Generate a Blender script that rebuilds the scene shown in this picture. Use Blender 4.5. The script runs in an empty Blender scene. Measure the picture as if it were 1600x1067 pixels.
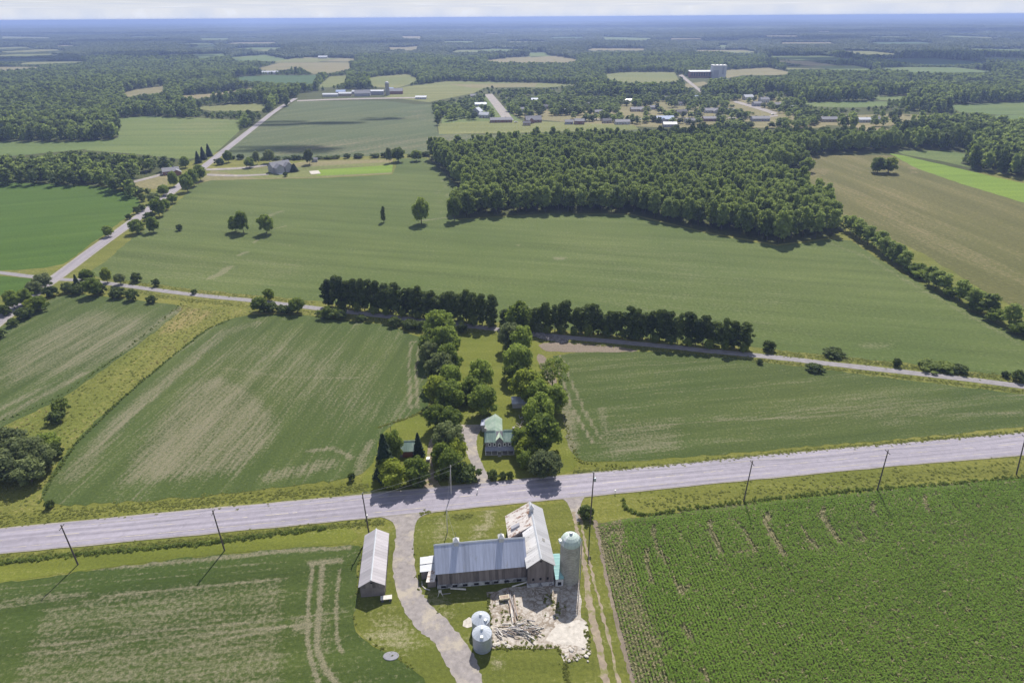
import bpy, math, random
import numpy as np
from math import radians as RD, sin, cos, pi, hypot, atan2
random.seed(7); rng = np.random.default_rng(7)
S = bpy.context.scene
COL = S.collection

# ------------------------------------------------------------ camera, sky, sun, exposure
H = 120.0; FPX = 1020.0; PITCH = RD(26.4); ROLL = math.atan(7/1067)
cam_d = bpy.data.cameras.new('camera'); cam = bpy.data.objects.new('camera', cam_d); COL.objects.link(cam)
cam_d.sensor_width = 36.0; cam_d.lens = 36.0*FPX/1600; cam_d.clip_start = 1.0; cam_d.clip_end = 90000
cam.location = (0, 0, H)
from mathutils import Matrix, Vector
cam.rotation_mode = 'XYZ'
_m = Matrix.Rotation(pi/2-PITCH, 4, 'X') @ Matrix.Rotation(-ROLL, 4, 'Z')
cam.rotation_euler = _m.to_euler()
S.camera = cam
SUN_EL, SUN_AZ = RD(49), RD(9)
W = bpy.data.worlds.new('World'); S.world = W; W.use_nodes = True
wn = W.node_tree.nodes; wl = W.node_tree.links; wn.clear()
sky = wn.new('ShaderNodeTexSky'); sky.sky_type = 'NISHITA'; sky.sun_disc = False
sky.sun_elevation = SUN_EL; sky.sun_rotation = SUN_AZ; sky.altitude = 200; sky.air_density = 1.0; sky.dust_density = 1.2
bg = wn.new('ShaderNodeBackground'); bg.inputs[1].default_value = 0.06
wo = wn.new('ShaderNodeOutputWorld')
tc = wn.new('ShaderNodeTexCoord'); sep = wn.new('ShaderNodeSeparateXYZ'); wl.new(tc.outputs['Generated'], sep.inputs[0])
# cloud layer: project the view direction on a plane overhead, so clouds crowd together towards the horizon
mx = wn.new('ShaderNodeMath'); mx.operation = 'MAXIMUM'; mx.inputs[1].default_value = 0.012; wl.new(sep.outputs[2], mx.inputs[0])
dv = wn.new('ShaderNodeVectorMath'); dv.operation = 'DIVIDE'
cmb = wn.new('ShaderNodeCombineXYZ')
for i in range(3): wl.new(mx.outputs[0], cmb.inputs[i])
wl.new(tc.outputs['Generated'], dv.inputs[0]); wl.new(cmb.outputs[0], dv.inputs[1])
nz = wn.new('ShaderNodeTexNoise'); nz.inputs['Scale'].default_value = 0.22; nz.inputs['Detail'].default_value = 7
wl.new(dv.outputs[0], nz.inputs['Vector'])
cr = wn.new('ShaderNodeMapRange'); cr.inputs[1].default_value = 0.36; cr.inputs[2].default_value = 0.66
wl.new(nz.outputs[0], cr.inputs[0])
hz = wn.new('ShaderNodeMapRange'); hz.inputs[1].default_value = 0.0; hz.inputs[2].default_value = 0.12; hz.inputs[3].default_value = 0.97; hz.inputs[4].default_value = 0.0
wl.new(sep.outputs[2], hz.inputs[0])
mm = wn.new('ShaderNodeMath'); mm.operation = 'MAXIMUM'; wl.new(cr.outputs[0], mm.inputs[0]); wl.new(hz.outputs[0], mm.inputs[1])
cc = wn.new('ShaderNodeMixRGB'); cc.inputs[1].default_value = (8.0, 8.8, 10.6, 1); cc.inputs[2].default_value = (9.6, 10.0, 10.9, 1)
wl.new(cr.outputs[0], cc.inputs[0])
mixs = wn.new('ShaderNodeMixRGB'); wl.new(mm.outputs[0], mixs.inputs[0]); wl.new(sky.outputs[0], mixs.inputs[1]); wl.new(cc.outputs[0], mixs.inputs[2])
wl.new(mixs.outputs[0], bg.inputs[0]); wl.new(bg.outputs[0], wo.inputs[0])
sun_d = bpy.data.lights.new('sun', 'SUN'); sun_d.energy = 4.9; sun_d.angle = RD(0.53); sun_d.color = (1.0, 0.94, 0.84)
sun = bpy.data.objects.new('sun', sun_d); COL.objects.link(sun)
SUNV = Vector((sin(SUN_AZ)*cos(SUN_EL), cos(SUN_AZ)*cos(SUN_EL), sin(SUN_EL)))
sun.rotation_euler = SUNV.to_track_quat('Z', 'Y').to_euler(); sun.location = (0, 0, 300)
S.view_settings.view_transform = 'Standard'; S.view_settings.look = 'None'
S.view_settings.gamma = 1; S.view_settings.use_curve_mapping = False
S.view_settings.exposure = 0.52
S.cycles.max_bounces = 5; S.cycles.diffuse_bounces = 2; S.cycles.glossy_bounces = 2
S.cycles.transmission_bounces = 3; S.cycles.transparent_max_bounces = 8; S.cycles.volume_bounces = 0
try: S.cycles.use_denoising = True
except Exception: pass

# ------------------------------------------------------------ measuring: photo point -> place on the ground
def G(px, py, z=0.0):
    u = (px-800)/FPX; v = -(py-533.5)/FPX
    c, s = cos(ROLL), sin(ROLL)
    u2 = u*c+v*s; v2 = -u*s+v*c
    dx, dy, dz = u2, cos(PITCH)+v2*sin(PITCH), -sin(PITCH)+v2*cos(PITCH)
    t = (z-H)/dz
    return (dx*t, dy*t)
def GL(pts, z=0.0): return [G(a, b, z) for a, b in pts]

# ------------------------------------------------------------ materials
def mat(name):
    m = bpy.data.materials.new(name); m.use_nodes = True
    return m, m.node_tree.nodes, m.node_tree.links
def P(n): return n['Principled BSDF']
def c4(c): return (c[0], c[1], c[2], 1)
def noise(n, l, vec, scale, detail=3, rough=0.5):
    t = n.new('ShaderNodeTexNoise'); t.inputs['Scale'].default_value = scale
    t.inputs['Detail'].default_value = detail; t.inputs['Roughness'].default_value = rough
    if vec is not None: l.new(vec, t.inputs['Vector'])
    return t.outputs[0]
def rng_(n, l, src, a, b, c=0.0, d=1.0):
    t = n.new('ShaderNodeMapRange'); l.new(src, t.inputs[0])
    for i, v in enumerate((a, b, c, d)): t.inputs[i+1].default_value = v
    return t.outputs[0]
def mix(n, l, f, a, b):
    t = n.new('ShaderNodeMixRGB')
    for i, v in enumerate((f, a, b)):
        if isinstance(v, (int, float)): t.inputs[i].default_value = v
        elif isinstance(v, (tuple, list)): t.inputs[i].default_value = c4(v)
        else: l.new(v, t.inputs[i])
    return t.outputs[0]
def mth(n, l, op, a, b=0.0):
    t = n.new('ShaderNodeMath'); t.operation = op
    for i, v in enumerate((a, b)):
        if isinstance(v, (int, float)): t.inputs[i].default_value = v
        else: l.new(v, t.inputs[i])
    return t.outputs[0]
def bump(n, l, h, strength, dist):
    t = n.new('ShaderNodeBump'); t.inputs['Strength'].default_value = strength; t.inputs['Distance'].default_value = dist
    l.new(h, t.inputs['Height']); return t.outputs[0]
def pos(n, l, ang=0.0, sc=(1, 1, 1), obj=False):
    if obj:
        g = n.new('ShaderNodeTexCoord'); o = g.outputs['Object']
    else:
        g = n.new('ShaderNodeNewGeometry'); o = g.outputs['Position']
    m = n.new('ShaderNodeVectorRotate'); m.rotation_type = 'Z_AXIS'; m.inputs['Angle'].default_value = -ang
    l.new(o, m.inputs['Vector'])
    s = n.new('ShaderNodeVectorMath'); s.operation = 'MULTIPLY'; s.inputs[1].default_value = sc
    l.new(m.outputs[0], s.inputs[0]); return s.outputs[0]
def attr(n, name):
    a = n.new('ShaderNodeAttribute'); a.attribute_name = name; return a.outputs['Fac']

def field_mat(name, c1, c2, tan, ang=0.0, base=0.0, row=0.7, fine=1.3, streak=0.35, bumpd=0.15, far=1.0, tram=0):
    """crop or grass: two greens, streaks along the rows, bare residue where the 'bare' mask says"""
    m, n, l = mat(name)
    p0 = pos(n, l)
    big = rng_(n, l, noise(n, l, p0, 0.012/far, 4, 0.6), 0.35, 0.65)
    st = noise(n, l, pos(n, l, ang, (0.010/far, 0.16/far, 0.1)), 1.0, 5, 0.62)      # long streaks along the rows
    st2 = noise(n, l, pos(n, l, ang, (0.07/far, 0.9/far, 0.1)), 1.0, 4, 0.6)
    fn = noise(n, l, p0, fine/far, 4, 0.65)
    ff = noise(n, l, p0, fine*3.1/far, 2, 0.6)
    col = mix(n, l, big, c1, c2)
    shade = mth(n, l, 'ADD', mth(n, l, 'MULTIPLY', st, 0.5), mth(n, l, 'ADD', mth(n, l, 'MULTIPLY', fn, 0.6), mth(n, l, 'MULTIPLY', ff, 0.35)))
    col = mix(n, l, rng_(n, l, shade, 0.52, 0.86), tuple(v*0.60 for v in c1), col)
    b = mth(n, l, 'ADD', attr(n, 'bare'), base)
    if tram:      # tractor passes: two worn wheel lines every so many metres along the rows
        sp_ = n.new('ShaderNodeSeparateXYZ'); l.new(pos(n, l, ang), sp_.inputs[0])
        q_ = mth(n, l, 'ADD', sp_.outputs[1], mth(n, l, 'MULTIPLY', noise(n, l, p0, 0.03, 2), 5.0))
        fr_ = mth(n, l, 'MULTIPLY', mth(n, l, 'FRACT', mth(n, l, 'MULTIPLY', q_, 1.0/tram)), tram)
        ln_ = mth(n, l, 'ADD', rng_(n, l, mth(n, l, 'ABSOLUTE', mth(n, l, 'SUBTRACT', fr_, 2.0)), 0.15, 0.5, 1, 0), rng_(n, l, mth(n, l, 'ABSOLUTE', mth(n, l, 'SUBTRACT', fr_, 4.0)), 0.15, 0.5, 1, 0))
        b = mth(n, l, 'ADD', b, mth(n, l, 'MULTIPLY', ln_, 0.30))
    sm = mth(n, l, 'ADD', rng_(n, l, st, 0.3, 0.7, -streak, streak), mth(n, l, 'ADD', rng_(n, l, st2, 0.3, 0.7, -0.30, 0.30), rng_(n, l, fn, 0.3, 0.7, -0.50, 0.50)))
    k = mth(n, l, 'ADD', mth(n, l, 'MULTIPLY', b, 0.85), sm)
    msk = rng_(n, l, k, 0.30, 1.05, 0.0, 0.64)
    tc2 = mix(n, l, rng_(n, l, ff, 0.35, 0.65), tuple(v*0.65 for v in tan), tuple(v*1.3 for v in tan))
    col = mix(n, l, msk, col, tc2)
    l.new(col, P(n).inputs['Base Color']); P(n).inputs['Roughness'].default_value = 0.95
    P(n).inputs['Specular IOR Level'].default_value = 0.15
    l.new(bump(n, l, mth(n, l, 'ADD', fn, mth(n, l, 'MULTIPLY', st2, 0.5)), 0.9, bumpd*far), P(n).inputs['Normal'])
    return m
def plain(name, c, rough=0.7, var=0.25, scale=1.5, metal=0.0, obj=True, spec=0.3, bmp=0.0, dirt=None, ds=0.4, dth=(0.52, 0.62)):
    m, n, l = mat(name); p0 = pos(n, l, obj=obj)
    f = noise(n, l, p0, scale, 4, 0.6)
    col = mix(n, l, rng_(n, l, f, 0.3, 0.7), tuple(v*(1-var) for v in c), tuple(v*(1+var*0.6) for v in c))
    if dirt is not None:
        col = mix(n, l, rng_(n, l, noise(n, l, p0, ds, 5, 0.7), *dth), col, dirt)
    l.new(col, P(n).inputs['Base Color']); P(n).inputs['Roughness'].default_value = rough
    P(n).inputs['Metallic'].default_value = metal; P(n).inputs['Specular IOR Level'].default_value = spec
    if bmp: l.new(bump(n, l, f, 0.6, bmp), P(n).inputs['Normal'])
    return m
def striped(name, c, axis=0, freq=1.0, rough=0.55, metal=0.0, rust=None, rth=(0.55, 0.62), var=0.18, depth=0.03, rs=0.5):
    """sheets or boards: narrow ribs across an object axis, streaked weathering along it"""
    m, n, l = mat(name); tcn = n.new('ShaderNodeTexCoord'); sp = n.new('ShaderNodeSeparateXYZ'); l.new(tcn.outputs['Object'], sp.inputs[0])
    x = sp.outputs[axis]
    fr = mth(n, l, 'FRACT', mth(n, l, 'MULTIPLY', x, freq))
    seam = rng_(n, l, mth(n, l, 'ABSOLUTE', mth(n, l, 'SUBTRACT', fr, 0.5)), 0.40, 0.5)
    wn_ = n.new('ShaderNodeTexWhiteNoise'); wn_.noise_dimensions = '1D'
    l.new(mth(n, l, 'FLOOR', mth(n, l, 'MULTIPLY', x, freq*0.5)), wn_.inputs['W'])
    sc = [0.25, 0.25, 0.25]; sc[axis] = 2.2
    s = n.new('ShaderNodeVectorMath'); s.operation = 'MULTIPLY'; s.inputs[1].default_value = sc; l.new(tcn.outputs['Object'], s.inputs[0])
    stn = noise(n, l, s.outputs[0], 1.0, 4, 0.6)
    f = mth(n, l, 'ADD', mth(n, l, 'MULTIPLY', wn_.outputs[0], 0.4), mth(n, l, 'MULTIPLY', stn, 0.8))
    col = mix(n, l, rng_(n, l, f, 0.3, 0.9), tuple(v*(1-var) for v in c), tuple(v*(1+var) for v in c))
    if rust is not None:
        s2 = n.new('ShaderNodeVectorMath'); s2.operation = 'MULTIPLY'; sc2 = [0.6, 0.6, 0.6]; sc2[axis] = 1.0
        s2.inputs[1].default_value = sc2; l.new(tcn.outputs['Object'], s2.inputs[0])
        rn = noise(n, l, s2.outputs[0], rs, 6, 0.72)
        col = mix(n, l, rng_(n, l, rn, *rth), col, rust)
    col = mix(n, l, mth(n, l, 'MULTIPLY', seam, 0.35), col, tuple(v*0.5 for v in c))
    l.new(col, P(n).inputs['Base Color']); P(n).inputs['Roughness'].default_value = rough; P(n).inputs['Metallic'].default_value = metal
    P(n).inputs['Specular IOR Level'].default_value = 0.35
    l.new(bump(n, l, seam, 0.7, depth), P(n).inputs['Normal'])
    return m
def foliage(name, c1, c2, trans=0.25, scale=0.25):
    m, n, l = mat(name)
    oi = n.new('ShaderNodeObjectInfo')
    g = n.new('ShaderNodeNewGeometry')
    f = mth(n, l, 'ADD', mth(n, l, 'MULTIPLY', oi.outputs['Random'], 0.85), mth(n, l, 'MULTIPLY', noise(n, l, g.outputs['Position'], scale, 3, 0.6), 0.8))
    f = mth(n, l, 'ADD', f, mth(n, l, 'MULTIPLY', g.outputs['Random Per Island'], 0.75))
    f = mth(n, l, 'ADD', f, rng_(n, l, noise(n, l, g.outputs['Position'], 0.007, 3, 0.6), 0.3, 0.7, -0.35, 0.35))
    col = mix(n, l, rng_(n, l, f, 0.50, 1.75), c1, c2)
    bs = P(n); l.new(col, bs.inputs['Base Color']); bs.inputs['Roughness'].default_value = 0.75; bs.inputs['Specular IOR Level'].default_value = 0.2
    tr = n.new('ShaderNodeBsdfTranslucent'); l.new(mix(n, l, 0.5, col, tuple(min(1, v*1.7) for v in c2)), tr.inputs[0])
    mxs = n.new('ShaderNodeMixShader'); mxs.inputs[0].default_value = trans
    l.new(bs.outputs[0], mxs.inputs[1]); l.new(tr.outputs[0], mxs.inputs[2])
    l.new(mxs.outputs[0], n['Material Output'].inputs[0])
    return m

M = {}
M['leaf'] = foliage('foliage_broadleaf', (0.038, 0.068, 0.013), (0.235, 0.300, 0.055), 0.42)
M['leafyellow'] = foliage('foliage_yellow_green', (0.060, 0.090, 0.012), (0.300, 0.350, 0.050), 0.45)
M['leafgrey'] = foliage('foliage_grey_green', (0.050, 0.070, 0.028), (0.220, 0.260, 0.100), 0.36)
M['leafwood'] = foliage('foliage_woodlot', (0.050, 0.080, 0.020), (0.265, 0.330, 0.085), 0.42, 0.06)
M['leafbelt'] = foliage('foliage_belt', (0.024, 0.044, 0.013), (0.125, 0.165, 0.040), 0.30)
M['conif'] = foliage('foliage_spruce', (0.016, 0.032, 0.016), (0.045, 0.070, 0.028), 0.08)
M['shrub'] = foliage('foliage_shrub', (0.050, 0.082, 0.018), (0.210, 0.260, 0.055), 0.38)
M['farleaf'] = foliage('foliage_far', (0.042, 0.066, 0.026), (0.145, 0.180, 0.062), 0.2, 0.004)
M['weed'] = foliage('foliage_weeds', (0.125, 0.150, 0.034), (0.25, 0.27, 0.070), 0.45, 0.10)
M['reed'] = foliage('foliage_dry_weeds', (0.17, 0.155, 0.055), (0.28, 0.24, 0.10), 0.45, 0.12)
M['corn'] = foliage('foliage_corn', (0.066, 0.130, 0.014), (0.175, 0.280, 0.040), 0.42, 0.08)
M['corndry'] = foliage('foliage_thin_corn', (0.15, 0.15, 0.06), (0.32, 0.29, 0.16), 0.2, 0.3)
M['bark'] = plain('bark', (0.10, 0.085, 0.07), 0.9)

# ------------------------------------------------------------ mesh helpers
def mesh_np(name, V, F, mats=(), smooth=False, mi=None):
    me = bpy.data.meshes.new(name); me.from_pydata([tuple(v) for v in V], [], F)
    for m in mats: me.materials.append(m)
    if mi is not None: me.polygons.foreach_set('material_index', mi)
    if smooth: me.polygons.foreach_set('use_smooth', [True]*len(me.polygons))
    me.update(); return me
def quads_mesh(name, V, n, mat_, k=4):
    """V: (n*k,3) array of independent quads (or triangles) - fast path"""
    me = bpy.data.meshes.new(name); me.vertices.add(n*k); me.vertices.foreach_set('co', np.asarray(V, dtype=np.float32).ravel())
    me.loops.add(n*k); me.loops.foreach_set('vertex_index', np.arange(n*k, dtype=np.int32))
    me.polygons.add(n); me.polygons.foreach_set('loop_start', np.arange(0, n*k, k, dtype=np.int32))
    me.polygons.foreach_set('loop_total', np.full(n, k, dtype=np.int32))
    me.materials.append(mat_); me.update(calc_edges=True); return me
def link(name, me, parent=None, loc=None, rot=None, kind=None, label=None, cat=None, group=None):
    o = bpy.data.objects.new(name, me); COL.objects.link(o)
    if parent is not None: o.parent = parent
    if loc is not None: o.location = loc
    if rot is not None: o.rotation_euler = rot if isinstance(rot, (tuple, list)) else (0, 0, rot)
    if kind: o['kind'] = kind
    if label: o['label'] = label
    if cat: o['category'] = cat
    if group: o['group'] = group
    return o
def thing(name, label, cat, loc=(0, 0, 0), rot=0.0, group=None):
    return link(name, None, None, loc, rot, None, label, cat, group)
class MB:
    def __init__(s): s.v = []; s.f = []
    def add(s, vs, fs):
        b = len(s.v); s.v += [tuple(v) for v in vs]; s.f += [tuple(i+b for i in f) for f in fs]; return s
    def box(s, x0, x1, y0, y1, z0, z1):
        return s.add([(x0,y0,z0),(x1,y0,z0),(x1,y1,z0),(x0,y1,z0),(x0,y0,z1),(x1,y0,z1),(x1,y1,z1),(x0,y1,z1)],
                     [(0,3,2,1),(4,5,6,7),(0,1,5,4),(1,2,6,5),(2,3,7,6),(3,0,4,7)])
    def slab(s, pts, t):
        """thick sheet: polygon pts (any plane), thickness t downwards"""
        n = len(pts); vs = [tuple(p) for p in pts]+[(p[0], p[1], p[2]-t) for p in pts]
        fs = [tuple(range(n)), tuple(range(2*n-1, n-1, -1))]+[(i, i+n, (i+1) % n+n, (i+1) % n) for i in range(n)]
        return s.add(vs, fs)
    def prism(s, poly, y0, y1):
        """poly in x,z extruded along y"""
        n = len(poly); vs = [(a, y0, b) for a, b in poly]+[(a, y1, b) for a, b in poly]
        fs = [tuple(range(n)), tuple(range(2*n-1, n-1, -1))]+[(i, i+n, (i+1) % n+n, (i+1) % n) for i in range(n)]
        return s.add(vs, fs)
    def prismx(s, poly, x0, x1):
        n = len(poly); vs = [(x0, a, b) for a, b in poly]+[(x1, a, b) for a, b in poly]
        fs = [tuple(range(n)), tuple(range(2*n-1, n-1, -1))]+[(i, i+n, (i+1) % n+n, (i+1) % n) for i in range(n)]
        return s.add(vs, fs)
    def tube(s, pts, r, k=6, r1=None):
        pts = [Vector(p) for p in pts]; n = len(pts); vs = []
        for i, p in enumerate(pts):
            d = (pts[min(i+1, n-1)]-pts[max(i-1, 0)]).normalized()
            a = d.cross(Vector((0, 0, 1)))
            if a.length < 1e-3: a = Vector((1, 0, 0))
            a.normalize(); b = d.cross(a)
            rr = r if r1 is None else r+(r1-r)*i/(n-1)
            for j in range(k):
                t = 2*pi*j/k; vs.append(p+a*(rr*cos(t))+b*(rr*sin(t)))
        fs = [(i*k+j, i*k+(j+1) % k, (i+1)*k+(j+1) % k, (i+1)*k+j) for i in range(n-1) for j in range(k)]
        fs += [tuple(range(k-1, -1, -1)), tuple(range((n-1)*k, n*k))]
        return s.add(vs, fs)
    def lathe(s, prof, k=24, cx=0, cy=0):
        vs = []; n = len(prof)
        for r, z in prof:
            for j in range(k):
                t = 2*pi*j/k; vs.append((cx+r*cos(t), cy+r*sin(t), z))
        fs = [(i*k+j, i*k+(j+1) % k, (i+1)*k+(j+1) % k, (i+1)*k+j) for i in range(n-1) for j in range(k)]
        fs += [tuple(range(k-1, -1, -1)), tuple(range((n-1)*k, n*k))]
        return s.add(vs, fs)
    def mesh(s, name, m, smooth=False):
        return mesh_np(name, s.v, s.f, (m,) if not isinstance(m, (list, tuple)) else m, smooth)
    def obj(s, name, m, parent=None, smooth=False, **k):
        return link(name, s.mesh(name, m, smooth), parent, **k)

# ------------------------------------------------------------ ground sheets with a 'bare' mask on their vertices
def clip(poly, axis, val, keep_less):
    out = []; n = len(poly)
    for i in range(n):
        a = poly[i]; b = poly[(i+1) % n]
        ia = (a[axis] <= val) if keep_less else (a[axis] >= val); ib = (b[axis] <= val) if keep_less else (b[axis] >= val)
        if ia: out.append(a)
        if ia != ib:
            t = (val-a[axis])/(b[axis]-a[axis]); o = [0, 0]; o[axis] = val; o[1-axis] = a[1-axis]+t*(b[1-axis]-a[1-axis]); out.append(tuple(o))
    return out
def area(p):
    return 0.5*sum(p[i][0]*p[(i+1) % len(p)][1]-p[(i+1) % len(p)][0]*p[i][1] for i in range(len(p)))
def cells(poly, res=0.008, mn=1.0):
    if area(poly) < 0: poly = poly[::-1]
    xs = [p[0] for p in poly]; ys = [p[1] for p in poly]
    size = 1.0
    while size < max(max(xs)-min(xs), max(ys)-min(ys))+1: size *= 2
    x0 = math.floor(min(xs)); y0 = math.floor(min(ys)); out = []
    st = [(poly, x0, y0, size, False)]
    while st:
        pl, x, y, s, full = st.pop()
        d = hypot(x+s/2, max(y, 40))
        if s <= max(mn, d*res):
            out.append(pl if not full else [(x, y), (x+s, y), (x+s, y+s), (x, y+s)]); continue
        h = s/2
        if full:
            for qx, qy in ((x, y), (x+h, y), (x, y+h), (x+h, y+h)): st.append((None, qx, qy, h, True))
            continue
        L = clip(pl, 0, x+h, True); Rr = clip(pl, 0, x+h, False)
        for part, qx in ((L, x), (Rr, x+h)):
            if len(part) < 3: continue
            for kl, qy in ((True, y), (False, y+h)):
                q = clip(part, 1, y+h, kl)
                if len(q) < 3: continue
                A = abs(area(q))
                if A < 1e-6: continue
                st.append((q, qx, qy, h, A > h*h*(1-1e-9)))
    return out
def seg_dist(X, Y, a, b):
    dx, dy = b[0]-a[0], b[1]-a[1]; L = dx*dx+dy*dy+1e-9
    t = np.clip(((X-a[0])*dx+(Y-a[1])*dy)/L, 0, 1)
    return np.hypot(X-a[0]-t*dx, Y-a[1]-t*dy)
def inside(X, Y, poly):
    c = np.zeros(X.shape, bool); n = len(poly)
    for i in range(n):
        x1, y1 = poly[i]; x2, y2 = poly[(i+1) % n]
        if y1 == y2: continue
        k = ((y1 > Y) != (y2 > Y)) & (X < (x2-x1)*(Y-y1)/(y2-y1)+x1)
        c ^= k
    return c
def bare_of(X, Y, marks):
    """marks: ('line', px points, width m, strength) or ('area', px points, softness m, strength)"""
    b = np.zeros(X.shape)
    for kind, pts, w, s in marks:
        wp = GL(pts)
        if kind == 'line':
            d = np.min([seg_dist(X, Y, wp[i], wp[i+1]) for i in range(len(wp)-1)], axis=0)
            b = np.maximum(b, s*np.clip(1.5-d/(w*0.5)*0.9, 0, 1))
        else:
            d = np.min([seg_dist(X, Y, wp[i], wp[(i+1) % len(wp)]) for i in range(len(wp))], axis=0)
            d = np.where(inside(X, Y, wp), d, -d)
            b = np.maximum(b, s*np.clip(d/w+0.5, 0, 1))
    return b
def smooth_poly(pts, it=1, closed=True):
    for _ in range(it):
        q = []
        n = len(pts)
        for i in range(n if closed else n-1):
            a = pts[i]; b = pts[(i+1) % n]
            q += [(a[0]*.75+b[0]*.25, a[1]*.75+b[1]*.25), (a[0]*.25+b[0]*.75, a[1]*.25+b[1]*.75)]
        pts = q if closed else [pts[0]]+q+[pts[-1]]
    return pts
def roughen(pts, amp, step):
    out = []; n = len(pts)
    for i in range(n):
        a = pts[i]; b = pts[(i+1) % n]; L = hypot(b[0]-a[0], b[1]-a[1])
        d = hypot(a[0], a[1]); st = max(step, d*0.01); k = max(1, min(60, int(L/st)))
        for j in range(k):
            t = j/k; e = amp if 0 < j else 0
            out.append((a[0]+(b[0]-a[0])*t+random.uniform(-e, e), a[1]+(b[1]-a[1])*t+random.uniform(-e, e)))
    return out
def sheet(name, pxpts, z, m, marks=(), res=0.008, mn=1.0, sm=0, rough=0.0, world=False, kind='structure', label=None):
    poly = pxpts if world else GL(pxpts)
    if sm: poly = smooth_poly(poly, sm)
    if rough: poly = roughen(poly, rough, 2.0)
    cs = cells(poly, res, mn)
    V = [p for c in cs for p in c]; F = []; k = 0
    for c in cs: F.append(tuple(range(k, k+len(c)))); k += len(c)
    A = np.array(V)
    me = bpy.data.meshes.new(name); me.from_pydata([(a, b, z) for a, b in V], [], F); me.materials.append(m)
    at = me.attributes.new('bare', 'FLOAT', 'POINT')
    if marks: at.data.foreach_set('value', bare_of(A[:, 0], A[:, 1], marks).astype(np.float32))
    me.update()
    return link(name, me, kind=kind, label=label)
def ribbon(name, left, right, z, m, kind='structure', world=False):
    L = left if world else GL(left); R = right if world else GL(right)
    V = [(a, b, z) for a, b in L]+[(a, b, z) for a, b in R]; n = len(L)
    F = [(i, i+n, i+n+1, i+1) for i in range(n-1)]
    me = mesh_np(name, V, F, (m,))
    return link(name, me, kind=kind)
def offset_line(pts, d):
    out = []; n = len(pts)
    for i, p in enumerate(pts):
        a = pts[max(i-1, 0)]; b = pts[min(i+1, n-1)]; L = hypot(b[0]-a[0], b[1]-a[1]); out.append((p[0]-(b[1]-a[1])/L*d, p[1]+(b[0]-a[0])/L*d))
    return out
def resample(pts, step):
    out = [pts[0]]
    for i in range(len(pts)-1):
        a, b = pts[i], pts[i+1]; L = hypot(b[0]-a[0], b[1]-a[1]); k = max(1, int(L/step))
        for j in range(1, k+1): out.append((a[0]+(b[0]-a[0])*j/k, a[1]+(b[1]-a[1])*j/k))
    return out

# ------------------------------------------------------------ the ground
def ang_px(a, b):
    p, q = G(*a), G(*b); return atan2(q[1]-p[1], q[0]-p[0])
GR1, GR2 = (0.115, 0.135, 0.034), (0.165, 0.165, 0.050)
M['grass'] = field_mat('rough_grass', (0.125, 0.142, 0.026), (0.205, 0.195, 0.048), (0.25, 0.215, 0.12), base=0.05, fine=1.0, bumpd=0.25)
M['lawn'] = field_mat('mown_grass', (0.118, 0.142, 0.022), (0.178, 0.182, 0.034), (0.27, 0.235, 0.14), base=-0.1, fine=1.4, bumpd=0.08)
M['yard'] = field_mat('farmyard_grass', (0.100, 0.122, 0.022), (0.158, 0.160, 0.036), (0.30, 0.265, 0.19), base=0.02, fine=1.2, bumpd=0.1)
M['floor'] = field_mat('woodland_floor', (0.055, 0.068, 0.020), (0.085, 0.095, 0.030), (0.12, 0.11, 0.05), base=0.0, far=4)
M['under'] = field_mat('undergrowth', (0.030, 0.048, 0.014), (0.052, 0.068, 0.018), (0.12, 0.10, 0.06), base=-0.1)
TAN = (0.215, 0.188, 0.138)
a_f = ang_px((60, 760), (534, 747)); a_f1 = ang_px((20, 640), (260, 490)); a_f4 = ang_px((100, 905), (540, 860))
a_mid = ang_px((200, 440), (1500, 560)); a_corn = ang_px((945, 880), (975, 1000))
M['soyA'] = field_mat('bean_crop_near', (0.056, 0.086, 0.021), (0.088, 0.112, 0.031), TAN, tram=21, ang=ang_px((380, 520), (120, 740)), base=0.10)
M['soy1'] = field_mat('bean_crop_left', (0.058, 0.088, 0.022), (0.088, 0.112, 0.033), TAN, tram=21, ang=a_f1, base=0.16)
M['soy3'] = field_mat('bean_crop_right', (0.057, 0.086, 0.021), (0.090, 0.112, 0.032), TAN, tram=21, ang=ang_px((900, 700), (1500, 640)), base=0.17)
M['soy4'] = field_mat('bean_crop_front', (0.048, 0.076, 0.016), (0.076, 0.098, 0.025), TAN, tram=18, ang=a_f4, base=0.10, fine=1.1, streak=0.12)
M['mid'] = field_mat('bean_crop_middle', (0.080, 0.114, 0.030), (0.118, 0.146, 0.044), (0.185, 0.178, 0.108), ang=a_mid, base=0.08, far=1.6, tram=30, streak=0.18)
M['green7'] = field_mat('lush_crop', (0.056, 0.108, 0.014), (0.078, 0.128, 0.018), (0.10, 0.13, 0.05), ang=ang_px((10, 400), (210, 380)), base=0.0, far=1.6)
M['brown'] = field_mat('stubble_right', (0.105, 0.108, 0.034), (0.148, 0.134, 0.050), (0.220, 0.175, 0.105), ang=ang_px((1210, 280), (1590, 460)), base=0.12, far=2.5)
M['bright'] = field_mat('bright_crop', (0.150, 0.230, 0.030), (0.185, 0.260, 0.035), (0.22, 0.26, 0.06), base=-0.2, far=2)
M['grey10'] = field_mat('thin_crop_far', (0.082, 0.112, 0.050), (0.120, 0.135, 0.065), (0.20, 0.165, 0.115), ang=ang_px((400, 240), (680, 200)), base=0.12, far=4)
M['pale'] = field_mat('hay_meadow', (0.150, 0.175, 0.055), (0.205, 0.200, 0.080), (0.27, 0.225, 0.12), base=0.1, far=4)
M['tanf'] = field_mat('dry_meadow', (0.190, 0.180, 0.085), (0.245, 0.205, 0.110), (0.30, 0.24, 0.15), base=0.1, far=4)
M['grnf'] = field_mat('green_meadow', (0.105, 0.155, 0.045), (0.150, 0.180, 0.055), (0.21, 0.19, 0.10), base=0.05, far=3)
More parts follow.
